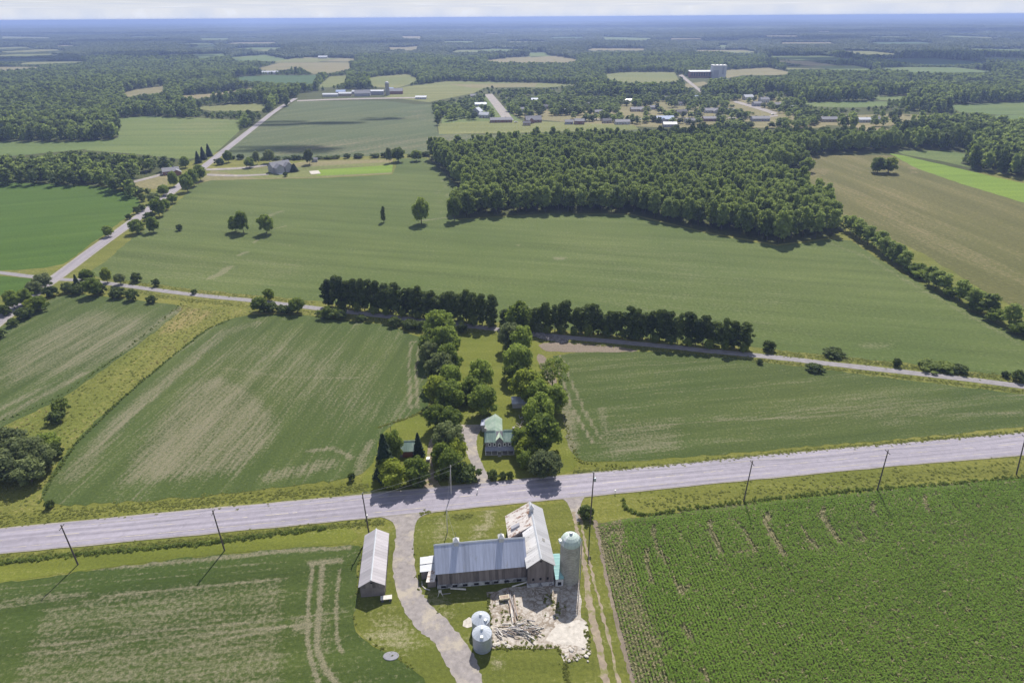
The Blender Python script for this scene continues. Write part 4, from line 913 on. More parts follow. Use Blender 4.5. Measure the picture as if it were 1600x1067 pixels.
# ---- woods: thousands of crowns placed by geometry nodes
def scatter(name, pts, rotz, scl, variants, kind='stuff', label=None, cat=None, tilt=None):
    """one object that instances the given crown meshes on its points"""
    n = len(pts); me = bpy.data.meshes.new(name); me.vertices.add(n); me.vertices.foreach_set('co', np.asarray(pts, dtype=np.float32).ravel())
    a = me.attributes.new('rot', 'FLOAT_VECTOR', 'POINT'); r = np.zeros((n, 3), np.float32); r[:, 2] = rotz; a.data.foreach_set('vector', r.ravel())
    a = me.attributes.new('scl', 'FLOAT_VECTOR', 'POINT'); a.data.foreach_set('vector', np.asarray(scl, dtype=np.float32).ravel())
    a = me.attributes.new('pick', 'INT', 'POINT'); a.data.foreach_set('value', rng.integers(0, len(variants), n).astype(np.int32))
    me.update(); o = link(name, me, kind=kind, label=label)
    c = bpy.data.collections.new(name+'_kinds')
    for i, v in enumerate(variants):
        ob = bpy.data.objects.new('v%02d' % i, v); c.objects.link(ob)
    g = bpy.data.node_groups.new(name, 'GeometryNodeTree')
    g.interface.new_socket('Geometry', in_out='INPUT', socket_type='NodeSocketGeometry'); g.interface.new_socket('Geometry', in_out='OUTPUT', socket_type='NodeSocketGeometry')
    gi = g.nodes.new('NodeGroupInput'); go = g.nodes.new('NodeGroupOutput'); ip = g.nodes.new('GeometryNodeInstanceOnPoints'); ci = g.nodes.new('GeometryNodeCollectionInfo')
    ci.inputs['Collection'].default_value = c; ci.inputs['Separate Children'].default_value = True; ci.inputs['Reset Children'].default_value = True
    def na(nm, ty):
        q = g.nodes.new('GeometryNodeInputNamedAttribute'); q.data_type = ty; q.inputs['Name'].default_value = nm; return q.outputs['Attribute']
    mp = g.nodes.new('GeometryNodeMeshToPoints'); g.links.new(gi.outputs[0], mp.inputs[0]); g.links.new(mp.outputs[0], ip.inputs['Points'])
    g.links.new(ci.outputs[0], ip.inputs['Instance']); ip.inputs['Pick Instance'].default_value = True
    g.links.new(na('pick', 'INT'), ip.inputs['Instance Index'])
    er = g.nodes.new('FunctionNodeEulerToRotation'); g.links.new(na('rot', 'FLOAT_VECTOR'), er.inputs[0]); g.links.new(er.outputs[0], ip.inputs['Rotation'])
    g.links.new(na('scl', 'FLOAT_VECTOR'), ip.inputs['Scale']); g.links.new(ip.outputs[0], go.inputs[0])
    md = o.modifiers.new('placement', 'NODES'); md.node_group = g
    return o
def jitter_grid(x0, x1, y0, y1, s):
    xs = np.arange(x0, x1, s); ys = np.arange(y0, y1, s); X, Y = np.meshgrid(xs, ys)
    X = X.ravel()+rng.uniform(-.46*s, .46*s, X.size); Y = Y.ravel()+rng.uniform(-.46*s, .46*s, Y.size); return X, Y
def tmul(n, h0, h1, w0, w1):
    hh = rng.uniform(h0, h1, n); ww = rng.uniform(w0, w1, n); return np.stack([ww, ww*rng.uniform(.9, 1.1, n), hh], 1)
def vnoise(X, Y, s, seed):
    """cheap smooth value noise"""
    r = np.random.default_rng(seed); T = r.uniform(0, 1, (128, 128)); x = X/s; y = Y/s
    xi = np.floor(x).astype(int); yi = np.floor(y).astype(int); fx = x-xi; fy = y-yi; fx = fx*fx*(3-2*fx); fy = fy*fy*(3-2*fy)
    g_ = lambda a, b: T[a % 128, b % 128]
    return (g_(xi, yi)*(1-fx)+g_(xi+1, yi)*fx)*(1-fy)+(g_(xi, yi+1)*(1-fx)+g_(xi+1, yi+1)*fx)*fy

WOOD = [(680, 258), (703, 277), (731, 306), (708, 331), (720, 341), (860, 332), (985, 332), (1050, 348), (1130, 366), (1215, 381), (1290, 371), (1318, 357), (1290, 326), (1230, 301), (1195, 274), (1256, 263), (1250, 246), (1300, 240), (1400, 235), (1400, 226), (1310, 222), (1200, 226), (1100, 222), (1000, 228), (900, 230), (800, 234), (740, 240), (672, 246)]
wp = GL(WOOD)
X, Y = jitter_grid(-120, 420, 330, 800, 6.3); k = inside(X, Y, wp); X, Y = X[k], Y[k]
# the trees that show largest: those along the front and sides of the wood
front = [(706, 331), (720, 341), (860, 332), (985, 332), (1050, 348), (1130, 366), (1215, 381), (1290, 371), (1318, 357)]
fw = GL(front); D = np.min([seg_dist(X, Y, fw[i], fw[i+1]) for i in range(len(fw)-1)], axis=0)
fw2 = GL([(680, 258), (703, 277), (731, 306), (708, 331)]); D2 = np.min([seg_dist(X, Y, fw2[i], fw2[i+1]) for i in range(3)], axis=0)
score = D+0.0*Y; order = np.argsort(score); NF = 120; near = np.zeros(len(X), bool); near[order[:NF]] = True
fi = [i for i in order[:NF]]; fi.sort(key=lambda i: X[i]/Y[i])
for q, i in enumerate(fi):
    h = random.uniform(14.5, 19.5)
    plant('wood', float(X[i]), float(Y[i]), h, random.uniform(7, 10), 'dark broadleaf tree in the front rows of the big woodlot beyond the middle field', 'front trees of the big woodlot')
Xr, Yr = X[~near], Y[~near]; n = len(Xr)
hs = 0.9+0.35*vnoise(Xr, Yr, 22, 5)
scl = tmul(n, .72, 1.12, .58, 1.0); scl[:, 2] *= hs
scatter('woodlot_trees', np.stack([Xr, Yr, np.zeros(n)], 1), rng.uniform(0, 6.28, n), scl, [v[0] for v in KIND['wood']])

# land cover far away: where nothing else is, it is wood
def LP(kind): return kind
lowm = M['farleaf']
low = []
for i in range(8):
    h, w = 14, 10
    low.append(crown_mesh('far_crown', 200+i, lobes_round(200+i, h, w, 5, 0.05), 170, 0.85, M['leafwood'] if i < 5 else M['leafbelt'], jit=.8))
clump = []
for i in range(5):
    r = np.random.default_rng(300+i); L_ = [(r.uniform(-9, 9), r.uniform(-9, 9), r.uniform(5, 10), r.uniform(3.2, 5.2), 1.1) for _ in range(12)]
    clump.append(crown_mesh('far_crowns', 310+i, L_, 120, 1.4, lowm, core=1.0))
bigc = []
for i in range(4):
    r = np.random.default_rng(400+i); L_ = [(r.uniform(-45, 45), r.uniform(-45, 45), r.uniform(2, 9), r.uniform(6, 11), 1.0) for _ in range(40)]
    bigc.append(crown_mesh('far_wood_mass', 410+i, L_, 60, 3, lowm, core=1.0))
CLEAR = []      # every clearing, field, road far away: no wood there
for o in bpy.data.objects:
    pass
CLR_PX = [F10, [(305, 290), (325, 262), (345, 246), (360, 250), (614, 247), (614, 275)],
 [(684, 191), (740, 188), (815, 186), (990, 194), (1060, 203), (990, 212), (686, 212)], [(1040, 203), (1232, 204), (1330, 202), (1348, 195), (1395, 203), (1415, 217), (1330, 221), (1200, 221), (1060, 213)],
 [(-300, 225), (0, 222), (100, 222), (185, 218), (160, 230), (120, 236), (0, 244), (-300, 252)], [(185, 185), (230, 182), (378, 188), (374, 205), (345, 232), (330, 243), (290, 250), (200, 241), (132, 236), (185, 215)],
 [(300, 168), (345, 164), (418, 162), (408, 174), (330, 174)], [(282, 150), (330, 147), (400, 137), (400, 142), (340, 151), (290, 157)], [(215, 140), (260, 134), (255, 145), (200, 152), (190, 146)],
 [(362, 121), (420, 118), (498, 118), (490, 133), (420, 130), (380, 127)], [(400, 108), (440, 98), (545, 98), (550, 108), (520, 115), (490, 116), (470, 108), (420, 112)], [(495, 137), (515, 120), (545, 118), (540, 130), (515, 137)],
 [(575, 122), (600, 119), (636, 116), (655, 124), (640, 132), (620, 138), (582, 136)], [(640, 135), (700, 127), (840, 130), (920, 133), (850, 137), (760, 136), (740, 146), (670, 160), (600, 152), (612, 140)],
 [(945, 116), (980, 113), (1055, 113), (1062, 130), (1000, 131), (950, 128)], [(1066, 132), (1100, 128), (1110, 133), (1075, 138)], [(1132, 110), (1200, 106), (1238, 114), (1220, 118), (1160, 118), (1128, 124)], [(1225, 105), (1305, 104), (1300, 108), (1230, 109)],
 [(758, 95), (800, 90), (870, 88), (905, 94), (890, 99), (770, 99)], [(822, 83), (850, 82), (862, 88), (830, 90)], [(1245, 160), (1385, 159), (1392, 166), (1330, 169), (1275, 167)], [(1362, 151), (1420, 150), (1420, 158), (1370, 157)],
 [(1480, 165), (1540, 162), (1620, 158), (1700, 172), (1620, 178), (1560, 180), (1500, 176)], [(1540, 182), (1620, 178), (1700, 188), (1600, 192)],
 [(1400, 236), (1480, 236), (1515, 242), (1500, 256), (1540, 268), (1470, 252), (1412, 242)], [(205, 283), (262, 272), (262, 290), (240, 296), (208, 293)],
 [(300, 86), (350, 84), (358, 91), (310, 93)], [(358, 90), (415, 86), (460, 96), (370, 98)], [(630, 75), (656, 72), (657, 79), (632, 80)], [(472, 90), (560, 92), (552, 97), (470, 96)], [(625, 57), (660, 57), (658, 62), (632, 62)],
 [(940, 58), (1020, 60), (1010, 66), (945, 64)], [(1120, 71), (1138, 71), (1138, 74), (1122, 74)], [(1230, 76), (1248, 76), (1246, 79), (1232, 79)], [(1510, 76), (1600, 78), (1600, 82), (1520, 80)], [(0, 57), (80, 59), (78, 61), (0, 61)], [(310, 60), (360, 60), (355, 63), (312, 63)],
 [(462, 158), (468, 146), (520, 140), (660, 140), (664, 160)], [(1078, 124), (1095, 119), (1140, 119), (1140, 124)],
 [(754, 148), (770, 146), (806, 188), (784, 190)], [(1056, 118), (1068, 116), (1100, 143), (1090, 146)], [(1140, 160), (1152, 157), (1220, 178), (1206, 182)]]
VILL = GL([(690, 168), (720, 150), (760, 140), (860, 138), (940, 150), (1000, 152), (1130, 150), (1160, 148), (1245, 152), (1250, 170), (1290, 178), (1290, 202), (1240, 205), (1050, 203), (930, 199), (815, 189), (690, 193)])
SCRUB = GL([(1290, 176), (1400, 172), (1480, 178), (1540, 192), (1450, 200), (1410, 206), (1345, 198), (1290, 198)])
CLR = [GL(p) for p in CLR_PX]+FARF
HOUSE_PX = []   # filled below: keeps crowns off the village houses
SOUTH = GL([(-600, 240), (0, 262), (110, 292), (230, 300), (345, 236), (480, 160), (690, 240), (1230, 270), (1230, 400), (-900, 400)])
LEFTW = GL([(-400, 290), (-400, 235), (0, 246), (60, 238), (130, 238), (200, 245), (280, 252), (296, 262), (262, 268), (205, 282), (208, 296), (236, 300), (244, 312), (224, 316), (176, 302), (168, 294), (60, 290)])
RIGHTW = GL([(1450, 192), (1540, 184), (1700, 192), (1900, 300), (1700, 310), (1600, 284), (1510, 262), (1500, 250), (1520, 240), (1480, 234), (1400, 234), (1380, 222), (1415, 218), (1395, 204)])
def HOUSES():
    return HPTS
# ------------------------------------------------------------ village and farm houses far off
M['w_white'] = plain('white_siding', (0.50, 0.50, 0.52), 0.6, 0.1, 2)
M['w_grey'] = plain('grey_siding', (0.34, 0.34, 0.38), 0.7, 0.1, 2)
M['w_brick'] = plain('brick_wall', (0.24, 0.13, 0.10), 0.85, 0.2, 2)
M['w_tan'] = plain('tan_siding', (0.42, 0.36, 0.29), 0.8, 0.1, 2)
M['r_grey'] = plain('grey_shingles', (0.22, 0.22, 0.25), 0.8, 0.2, 2)
M['r_dark'] = plain('dark_shingles', (0.09, 0.09, 0.11), 0.8, 0.2, 2)
M['r_white'] = plain('white_metal_roof', (0.50, 0.52, 0.57), 0.4, 0.08, 1)
M['r_brown'] = plain('brown_shingles', (0.18, 0.13, 0.11), 0.8, 0.2, 2)
M['r_blue'] = plain('blue_metal_roof', (0.22, 0.30, 0.50), 0.45, 0.1, 1)
M['glass'] = plain('window_glass', (0.03, 0.035, 0.045), 0.12, 0.1, 1, spec=0.6)
M['trim'] = plain('white_trim', (0.72, 0.72, 0.70), 0.6, 0.05, 2)
M['door'] = plain('painted_door', (0.20, 0.08, 0.06), 0.6, 0.1, 2)
M['stone'] = plain('grey_stone', (0.30, 0.29, 0.28), 0.9, 0.35, 1.2, bmp=0.05)
def gable_parts(t, w, d, h, rh, wall, roof, over=0.4, seed=0, base=0.0):
    """w along x (the ridge runs along x), d along y, walls h high, roof rh above them"""
    b = MB(); b.prismx([(-d/2, base), (d/2, base), (d/2, h), (0, h+rh), (-d/2, h)], -w/2, w/2); b.obj('wall', wall, t)
    sl = hypot(d/2, rh); ox = over*d/2/sl; oz = over*rh/sl; T = 0.18
    b = MB()
    for s in (-1, 1):
        b.slab([(-w/2-over, 0, h+rh+T), (w/2+over, 0, h+rh+T), (w/2+over, s*(d/2+ox), h-oz+T), (-w/2-over, s*(d/2+ox), h-oz+T)][::s], T*0.9)
    return b.obj('roof', roof, t)
def window(t, x, y, z, w, h, axis, side):
    f = MB(); p = MB(); e = 0.06
    if axis == 'y':
        f.box(x-w/2, x+w/2, *sorted((y, y+side*e)), z, z+h); p.box(x-w/2+.12, x+w/2-.12, *sorted((y+side*e, y+side*(e+.02))), z+.12, z+h-.12)
    else:
        f.box(*sorted((x, x+side*e)), y-w/2, y+w/2, z, z+h); p.box(*sorted((x+side*e, x+side*(e+.02))), y-w/2+.12, y+w/2-.12, z+.12, z+h-.12)
    o = f.obj('window', M['trim'], t); p.obj('pane', M['glass'], o)
def house(px, py, w, d, h, rh, rot, wall, roof, label, cat='house', name='house', wing=None, group=None, win=True):
    x, y = G(px, py); t = thing(name, label, cat, (x, y, 0), rot, group)
    rf = gable_parts(t, w, d, h, rh, M[wall], M[roof])
    if win:
        n = max(2, int(w/3.5))
        for i in range(n):
            xx = -w/2+(i+.5)*w/n
            if i == n//2: MB().box(xx-.5, xx+.5, -d/2-.07, -d/2, 0.1, 2.2).obj('door', M['door'], t)
            else: window(t, xx, -d/2, 1.0, 1.3, 1.3, 'y', -1)
            if h > 4.5: window(t, xx, -d/2, 3.7, 1.2, 1.3, 'y', -1)
        window(t, -w/2, 0, 1.2, 1.2, 1.3, 'x', -1); window(t, w/2, 0, 1.2, 1.2, 1.3, 'x', 1)
        c = MB().box(w*.22-.35, w*.22+.35, .3, 1.0, h+rh*.5, h+rh+1.0).obj('chimney', M['stone'], rf)
    if wing:
        ww, wd, wx, wy = wing
        b = MB(); b.prism([(-ww/2+wx, 0), (ww/2+wx, 0), (ww/2+wx, h-.3), (wx, h-.3+rh*.8), (-ww/2+wx, h-.3)], wy-wd, wy); b.obj('garage_wing', M[wall], t)
        b = MB()
        for s in (-1, 1): b.slab([(wx, wy-wd-.4, h+rh*.8-.1), (wx, wy, h+rh*.8-.1), (wx+s*(ww/2+.4), wy, h-.5), (wx+s*(ww/2+.4), wy-wd-.4, h-.5)][::s], 0.16)
        b.obj('wing_roof', M[roof], t)
    HPTS.append((x, y, max(w, d)*.6+5)); return t
HPTS = []
GV = 'houses of the far village'
HL = [
 (783, 191, 28, 10, 3.2, 2.4, 0.05, 'w_brick', 'r_grey', 'long low house with grey roof at the near end of the pale village street', None),
 (746, 181, 11, 12, 6, 4.5, 1.2, 'w_grey', 'r_white', 'tall pale gabled house left of the village street', None),
 (757, 184, 13, 9, 4, 3, -0.3, 'w_white', 'r_white', 'low pale house right beside the tall pale gabled one', None),
 (751, 166, 17, 9, 3, 2.2, 0.1, 'w_grey', 'r_blue', 'bluish roofed long house near the far end of the street, left side', None),
 (732, 170, 12, 8, 3, 2, 0.0, 'w_tan', 'r_grey', 'small house half hidden by trees, leftmost in the village', None),
 (742, 153, 15, 9, 3.4, 2.4, 0.1, 'w_tan', 'r_grey', 'grey roofed house left of the far end of the street', None),
 (835, 163, 10, 9, 6.2, 2.6, 0.1, 'w_white', 'r_blue', 'white two-storey house standing among dark trees', None),
 (833, 191, 20, 12, 3.4, 4.2, 0.15, 'w_brick', 'r_grey', 'big steep roofed house behind the thin crop field', (7, 6, -4, -5)),
 (823, 196, 9, 7, 3, 2, 0.1, 'w_tan', 'r_dark', 'small dark roofed house by the steep roofed one', None),
 (879, 178, 14, 9, 3.6, 2.6, 0.4, 'w_white', 'r_white', 'white roofed house in the middle of the village trees', None),
 (889, 194, 10, 8, 3, 2.2, 0.0, 'w_grey', 'r_grey', 'small grey house at the end of the village lane, left of two', None),
 (905, 194, 12, 9, 4, 2.4, 0.0, 'w_brick', 'r_grey', 'brick house at the end of the village lane, right of two', None),
 (935, 178, 12, 8, 3, 2.2, 0.2, 'w_grey', 'r_grey', 'grey house at the left of the sunny village lawns', None),
 (972, 194, 18, 10, 3.2, 2.2, 0.05, 'w_white', 'r_grey', 'pale house with white gravel yard, left of the village lane', None),
 (980, 160, 20, 9, 3, 2.0, 0.0, 'w_white', 'r_white', 'long white house with a pale drive behind the village lawns', None),
 (995, 174, 18, 10, 3.2, 2.4, 0.1, 'w_tan', 'r_grey', 'wide house between two dark trees on the village lawns', (6, 5, 6, -4)),
 (1038, 190, 22, 12, 3.6, 3.2, 0.1, 'w_grey', 'r_blue', 'large bluish roofed house behind the woodlot', (8, 6, -5, -5)),
 (1046, 198, 16, 9, 3.2, 2.2, 0.0, 'w_grey', 'r_white', 'pale roofed house nearest the dark trees behind the woodlot', None),
 (1064, 178, 14, 9, 3.2, 2.2, 0.15, 'w_tan', 'r_dark', 'dark roofed house in the centre of the dry village lawns', None),
 (1040, 157, 10, 8, 4, 2.4, 0.0, 'w_white', 'r_grey', 'small white gabled house in the tree line above the lawns', None),
 (1090, 156, 12, 9, 4, 2.4, 0.2, 'w_white', 'r_blue', 'blue roofed house under the end of the far road', None),
 (1111, 176, 20, 11, 3.2, 2.6, -0.05, 'w_white', 'r_grey', 'wide pale house with a curved white drive', (7, 5, 5, -5)),
 (1109, 189, 18, 10, 3.2, 2.2, 0.0, 'w_brick', 'r_grey', 'long house in front of the wide pale one', None),
 (1168, 156, 15, 10, 4.5, 3.0, 0.2, 'w_white', 'r_white', 'tall white roofed house at the top of the new street', None),
 (1193, 160, 14, 10, 4.5, 2.8, 0.2, 'w_white', 'r_grey', 'grey roofed house, second along the new street', None),
 (1182, 166, 12, 9, 4, 2.4, 0.1, 'w_grey', 'r_grey', 'small grey house between the street houses', None),
 (1213, 167, 14, 9, 3.4, 2.4, 0.2, 'w_tan', 'r_grey', 'low grey roofed house near the end of the new street', None),
 (1233, 173, 10, 8, 4, 2.4, 0.2, 'w_white', 'r_white', 'small white house at the right end of the new street', None),
 (1187, 189, 22, 11, 3.2, 2.4, 0.0, 'w_grey', 'r_grey', 'wide house in front of the parked white car', None),
 (1294, 190, 20, 10, 3.2, 2.4, 0.0, 'w_tan', 'r_grey', 'lone long house in the dry meadow, left of two', None),
 (1349, 191, 15, 9, 3.4, 2.0, 0.0, 'w_white', 'r_white', 'lone white roofed house in the dry meadow', None),
 (1366, 191, 10, 9, 4.0, 2.6, 0.0, 'w_grey', 'r_grey', 'grey garage beside the lone white roofed house', None),
 (792, 158, 11, 8, 3, 2.2, 0.3, 'w_tan', 'r_grey', 'small house right of the far half of the village street', None),
 (812, 174, 13, 8, 3, 2.2, 0.1, 'w_white', 'r_grey', 'pale house among the trees just right of the village street', None),
 (856, 170, 12, 8, 3.4, 2.2, -0.1, 'w_grey', 'r_dark', 'dark roofed house between the white two-storey house and the lawns', None),
 (915, 166, 12, 8, 3, 2.2, 0.2, 'w_white', 'r_grey', 'grey roofed house at the tree line left of the long white house', None),
 (948, 192, 11, 8, 3, 2.2, 0.1, 'w_tan', 'r_dark', 'small dark roofed house beside the white gravel yard', None),
 (1078, 192, 13, 8, 3, 2.2, 0.1, 'w_white', 'r_grey', 'pale house on the near side of the village lane, in front of the hedge', None),
 (1140, 176, 12, 8, 3, 2.2, 0.1, 'w_tan', 'r_grey', 'house between the wide pale house and the new street', None),
 (1022, 171, 12, 8, 3, 2.2, 0.0, 'w_grey', 'r_grey', 'grey house behind the hedge in the centre of the village', None),
 (1060, 165, 11, 8, 3, 2.2, 0.1, 'w_white', 'r_dark', 'small house half lost in the upper village trees', None),
 (658, 155, 18, 9, 3, 2, 0.0, 'w_white', 'r_white', 'pale bungalow right of the far farm', None),
 (268, 272, 13, 9, 3.2, 2.4, 0.5, 'w_brick', 'r_grey', 'brown house beside the left woodlot', (7, 6, 4, -4)),
 (390, 117, 20, 12, 4, 3, 0.1, 'w_white', 'r_white', 'white house at the edge of the dark green far field', None),
 (423, 116, 40, 14, 4, 3, 0.0, 'w_white', 'r_white', 'long white barn above the dark green far field', None),
 (505, 92, 30, 16, 5, 4, 0.0, 'w_white', 'r_white', 'white farm building in the distant left clearing', None),
]
for a in HL:
    house(*a[:9], a[9], group=GV if 690 < a[0] < 1260 else None, wing=a[10])
# far farm
for a in [(517, 151, 26, 10, 3.5, 1.6, 0.0, 'w_white', 'r_white', 'long low white shed, leftmost of the far farm'), (533, 147, 16, 12, 4, 2.5, .1, 'w_grey', 'r_blue', 'blue roofed shed behind the leftmost one of the far farm'),
          (540, 150, 22, 10, 4, 2, 0, 'w_tan', 'r_white', 'pale roofed shed in the middle left of the far farm'), (557, 147, 14, 9, 4, 2.2, 0, 'w_grey', 'r_white', 'small white roofed shed in the middle of the far farm'),
          (567, 150, 26, 16, 4.5, 5, 0.1, 'w_grey', 'r_grey', 'big arched grey barn of the far farm'), (586, 148, 32, 12, 6, 1.6, 0, 'w_grey', 'r_white', 'long dark walled barn with white roof of the far farm'),
          (618, 147, 26, 14, 5, 4, 0.1, 'w_brick', 'r_grey', 'reddish barn right of the far silo'), (609, 143, 14, 10, 4, 2.4, 0, 'w_white', 'r_blue', 'pale blue roofed shed behind the far silo')]:
    house(*a, cat='barn', name='farm_building', win=False, group='buildings of the far farm')
x, y = G(606, 149); t = thing('silo', 'slim far silo with a pale cap in the distant farm', 'silo', (x, y, 0))
MB().lathe([(3.4, 0), (3.4, 19)], 16).obj('tower', M['stone'], t, smooth=False); MB().lathe([(3.5, 19), (3.0, 20.8), (1.6, 22), (0.2, 22.5)], 16).obj('cap', M['w_white'], t)
# big grey house near the side road
t = house(438, 268, 17, 10, 5.2, 3.6, 0.75, 'w_grey', 'r_grey', 'big grey multi-gabled house at the end of the farm drives', wing=(7, 6, -4, -4))
b = MB(); b.prism([(1, 0), (8, 0), (8, 5.2), (4.5, 8), (1, 5.2)], -9, -4.9); b.obj('front_gable', M['w_grey'], t)
b = MB(); b.slab([(4.5, -9.4, 8.3), (4.5, -4, 8.3), (8.4, -4, 5.1), (8.4, -9.4, 5.1)], .16); b.slab([(.6, -9.4, 5.1), (.6, -4, 5.1), (4.5, -4, 8.3), (4.5, -9.4, 8.3)], .16); b.obj('front_gable_roof', M['r_grey'], t)
b = MB(); b.box(-7, -1, -13, -10, 0.0, 0.5); b.obj('terrace', M['trim'], t)
x, y = G(492, 253); t = thing('garden_shed', 'tiny grey garden shed on the lawn right of the big grey house', 'shed', (x, y, 0), .2); gable_parts(t, 5, 4, 2.4, 1.4, M['w_grey'], M['r_grey'])
x, y = G(492, 270); t = thing('court_slab', 'pale slab court on the lawn beside the bright strip', 'court', (x, y, 0), .4); MB().box(-4, 4, -7, 7, 0.06, .3).obj('slab', M['cleanconc'], t)
# factory: long low hall and a tower block
x, y = G(1095, 121.5); t = thing('industrial_hall', 'long brick hall with white roof beside the tall block on the horizon side', 'hall', (x, y, 0), -0.02)
MB().box(-26, 26, -9, 9, 0, 12).obj('wall', M['w_brick'], t); b = MB(); b.slab([(-27, 9.5, 14.2), (27, 9.5, 14.2), (27, -9.5, 12.4), (-27, -9.5, 12.4)][::-1], .6); b.obj('roof', M['r_white'], t)
for i in range(9): MB().box(-23+i*5.3, -20.5+i*5.3, -9.3, -9, 4, 10).obj('window', M['glass'], t)
x, y = G(1121, 122); t = thing('tower_block', 'tall pale windowless block beside the long brick hall', 'tower', (x, y, 0), 0.0)
MB().box(-14, 14, -12, 12, 0, 25).obj('wall', M['w_white'], t); MB().box(-13, -2, -12.4, -12, 0, 16).obj('loading_bay', M['w_grey'], t); MB().box(5, 9, -12.4, -12, 8, 23).obj('stair_panel', M['w_grey'], t); MB().box(-14.5, 14.5, -12.5, 12.5, 25, 25.7).obj('parapet', M['trim'], t)
for i in range(3): MB().box(-10+i*8, -7+i*8, -3, 0, 25.7, 27).obj('rooftop_vent', M['w_grey'], t)
HPTS.append((x, y, 45)); HPTS.append((*G(1095, 121.5), 45))
# white car parked on the new street
def car(px, py, rot, body, label):
    x, y = G(px, py); t = thing('parked_car', label, 'car', (x, y, 0.2), rot)
    b = MB(); b.prism([(-2.2, .35), (2.2, .35), (2.25, .8), (1.3, .95), (.8, 1.45), (-1.2, 1.45), (-1.9, .98), (-2.25, .9)], -.88, .88); b.obj('body', body, t)
    b = MB(); b.prism([(.85, .98), (1.2, .98), (.78, 1.38), (-1.15, 1.38), (-1.75, .98)], -.9, .9); b.obj('window', M['glass'], t)
    for sx in (-1.4, 1.4):
        for sy in (-.9, .72): b = MB(); b.tube([(sx, sy, .33), (sx, sy+.18, .33)], .33, 10); b.obj('wheel', M['r_dark'], t)
M['carwhite'] = plain('white_car_paint', (0.75, 0.75, 0.76), 0.25, 0.02); M['carred'] = plain('red_car_paint', (0.4, 0.05, 0.04), 0.25, 0.02)
car(1207, 180, .5, M['carwhite'], 'white car parked at the lower end of the new village street')
car(1019, 185, .1, M['carred'], 'dark red car parked on the village lane')
car(806, 192, .1, M['carwhite'], 'white car at the near end of the pale village street')

def infront(X, Y):
    m_ = np.zeros(len(X), bool)
    for kk in (1.06, 1.085, 1.11):
        for p in CLR: m_ |= inside(X*kk, Y*kk, p)
    return m_
# ---- place the far woods
def far_points(y0, y1, s, margin=0):
    xm = y1*0.86+60; X, Y = jitter_grid(-xm, xm, y0, y1, s)
    k = np.abs(X) < Y*0.84+60+s*2
    X, Y = X[k], Y[k]; keep = np.ones(len(X), bool)
    for kk in (1.0, 1.035):
        for p in CLR: keep &= ~inside(X*kk, Y*kk, p)
    return X[keep], Y[keep]
X, Y = far_points(395, 2300, 8.4)
so = inside(X, Y, SOUTH) & ~inside(X, Y, LEFTW)
yl = np.interp(X/Y, [-.9, -.45, -.30, 0.36, .9], [420, 520, 800, 800, 800])   # keep the near fields open
front_ok = np.ones(len(X), bool)
# everything nearer than the far side of the woodlot is placed by hand except the left and right woods
near_cut = G(800, 205)[1]
lw = inside(X, Y, LEFTW); rw = inside(X, Y, RIGHTW)
bk = [p for p in (F10,)]
cut_ = GL([(-100, 236), (200, 236), (345, 236), (420, 200), (680, 200), (686, 204), (1000, 203), (1180, 203), (1400, 200), (1600, 190)]); beyond = Y > np.interp(X/Y, [a/b_ for a, b_ in cut_], [b_ for a, b_ in cut_])
keep = beyond | lw | rw
# stay off the side road
for i in range(len(r2)-1): keep &= seg_dist(X, Y, r2[i], r2[i+1]) > 7
v = inside(X, Y, VILL); q = vnoise(X, Y, 38, 9); keep &= ~v | ((q > 0.45) & (rng.uniform(0, 1, len(X)) < 0.8) | (rng.uniform(0, 1, len(X)) < .10))
v = inside(X, Y, SCRUB); keep &= ~v | (rng.uniform(0, 1, len(X)) < 0.14)
keep &= (vnoise(X, Y, 55, 71) > .13) | v
RL = GL([(1380, 190), (1600, 180), (1800, 230), (1700, 300), (1500, 255), (1400, 225)])
keep &= (rng.uniform(0, 1, len(X)) < 0.93)
for hx, hy, hr in HPTS:
    for kk in (1.0, 1.03, 1.06, 1.09, 1.12): keep &= ~(np.hypot(X*kk-hx, Y*kk-hy) < hr*.8)
X, Y = X[keep], Y[keep]; n = len(X)
hv = 0.55+0.75*vnoise(X, Y, 160, 3)+0.25*vnoise(X, Y, 30, 4)
hv = np.where(inside(X, Y, VILL) | inside(X, Y, SCRUB), hv*.68, hv)
scl = tmul(n, .85, 1.15, .8, 1.15); scl[:, 2] *= np.clip(hv, .45, 1.3); lo_ = infront(X, Y); scl[lo_] *= np.array([.6, .6, .38])
fade = np.clip((Y-1800)/500, 0, 1)
scatter('far_woods', np.stack([X, Y, np.zeros(n)], 1), rng.uniform(0, 6.28, n), scl, low); print('far1', n)
X, Y = far_points(2290, 6500, 19); keep = vnoise(X, Y, 260, 11)+.35*vnoise(X, Y, 90, 12) > .27; X, Y = X[keep], Y[keep]; n = len(X); scl = tmul(n, .8, 1.2, .9, 1.25); scl[:, 2] *= .55+.8*vnoise(X, Y, 300, 13); lo_ = infront(X, Y); scl[lo_] *= np.array([.9, .9, .4])
scatter('distant_woods', np.stack([X, Y, np.zeros(n)], 1), rng.uniform(0, 6.28, n), scl, clump); print('far2', n)
X, Y = far_points(6480, 20000, 85); n = len(X); scl = tmul(n, .7, 1.3, 1, 1.3); scl[:, 2] *= .45+.9*vnoise(X, Y, 900, 14)
scatter('horizon_woods', np.stack([X, Y, np.zeros(n)], 1), rng.uniform(0, 6.28, n), scl, bigc); print('far3', n)
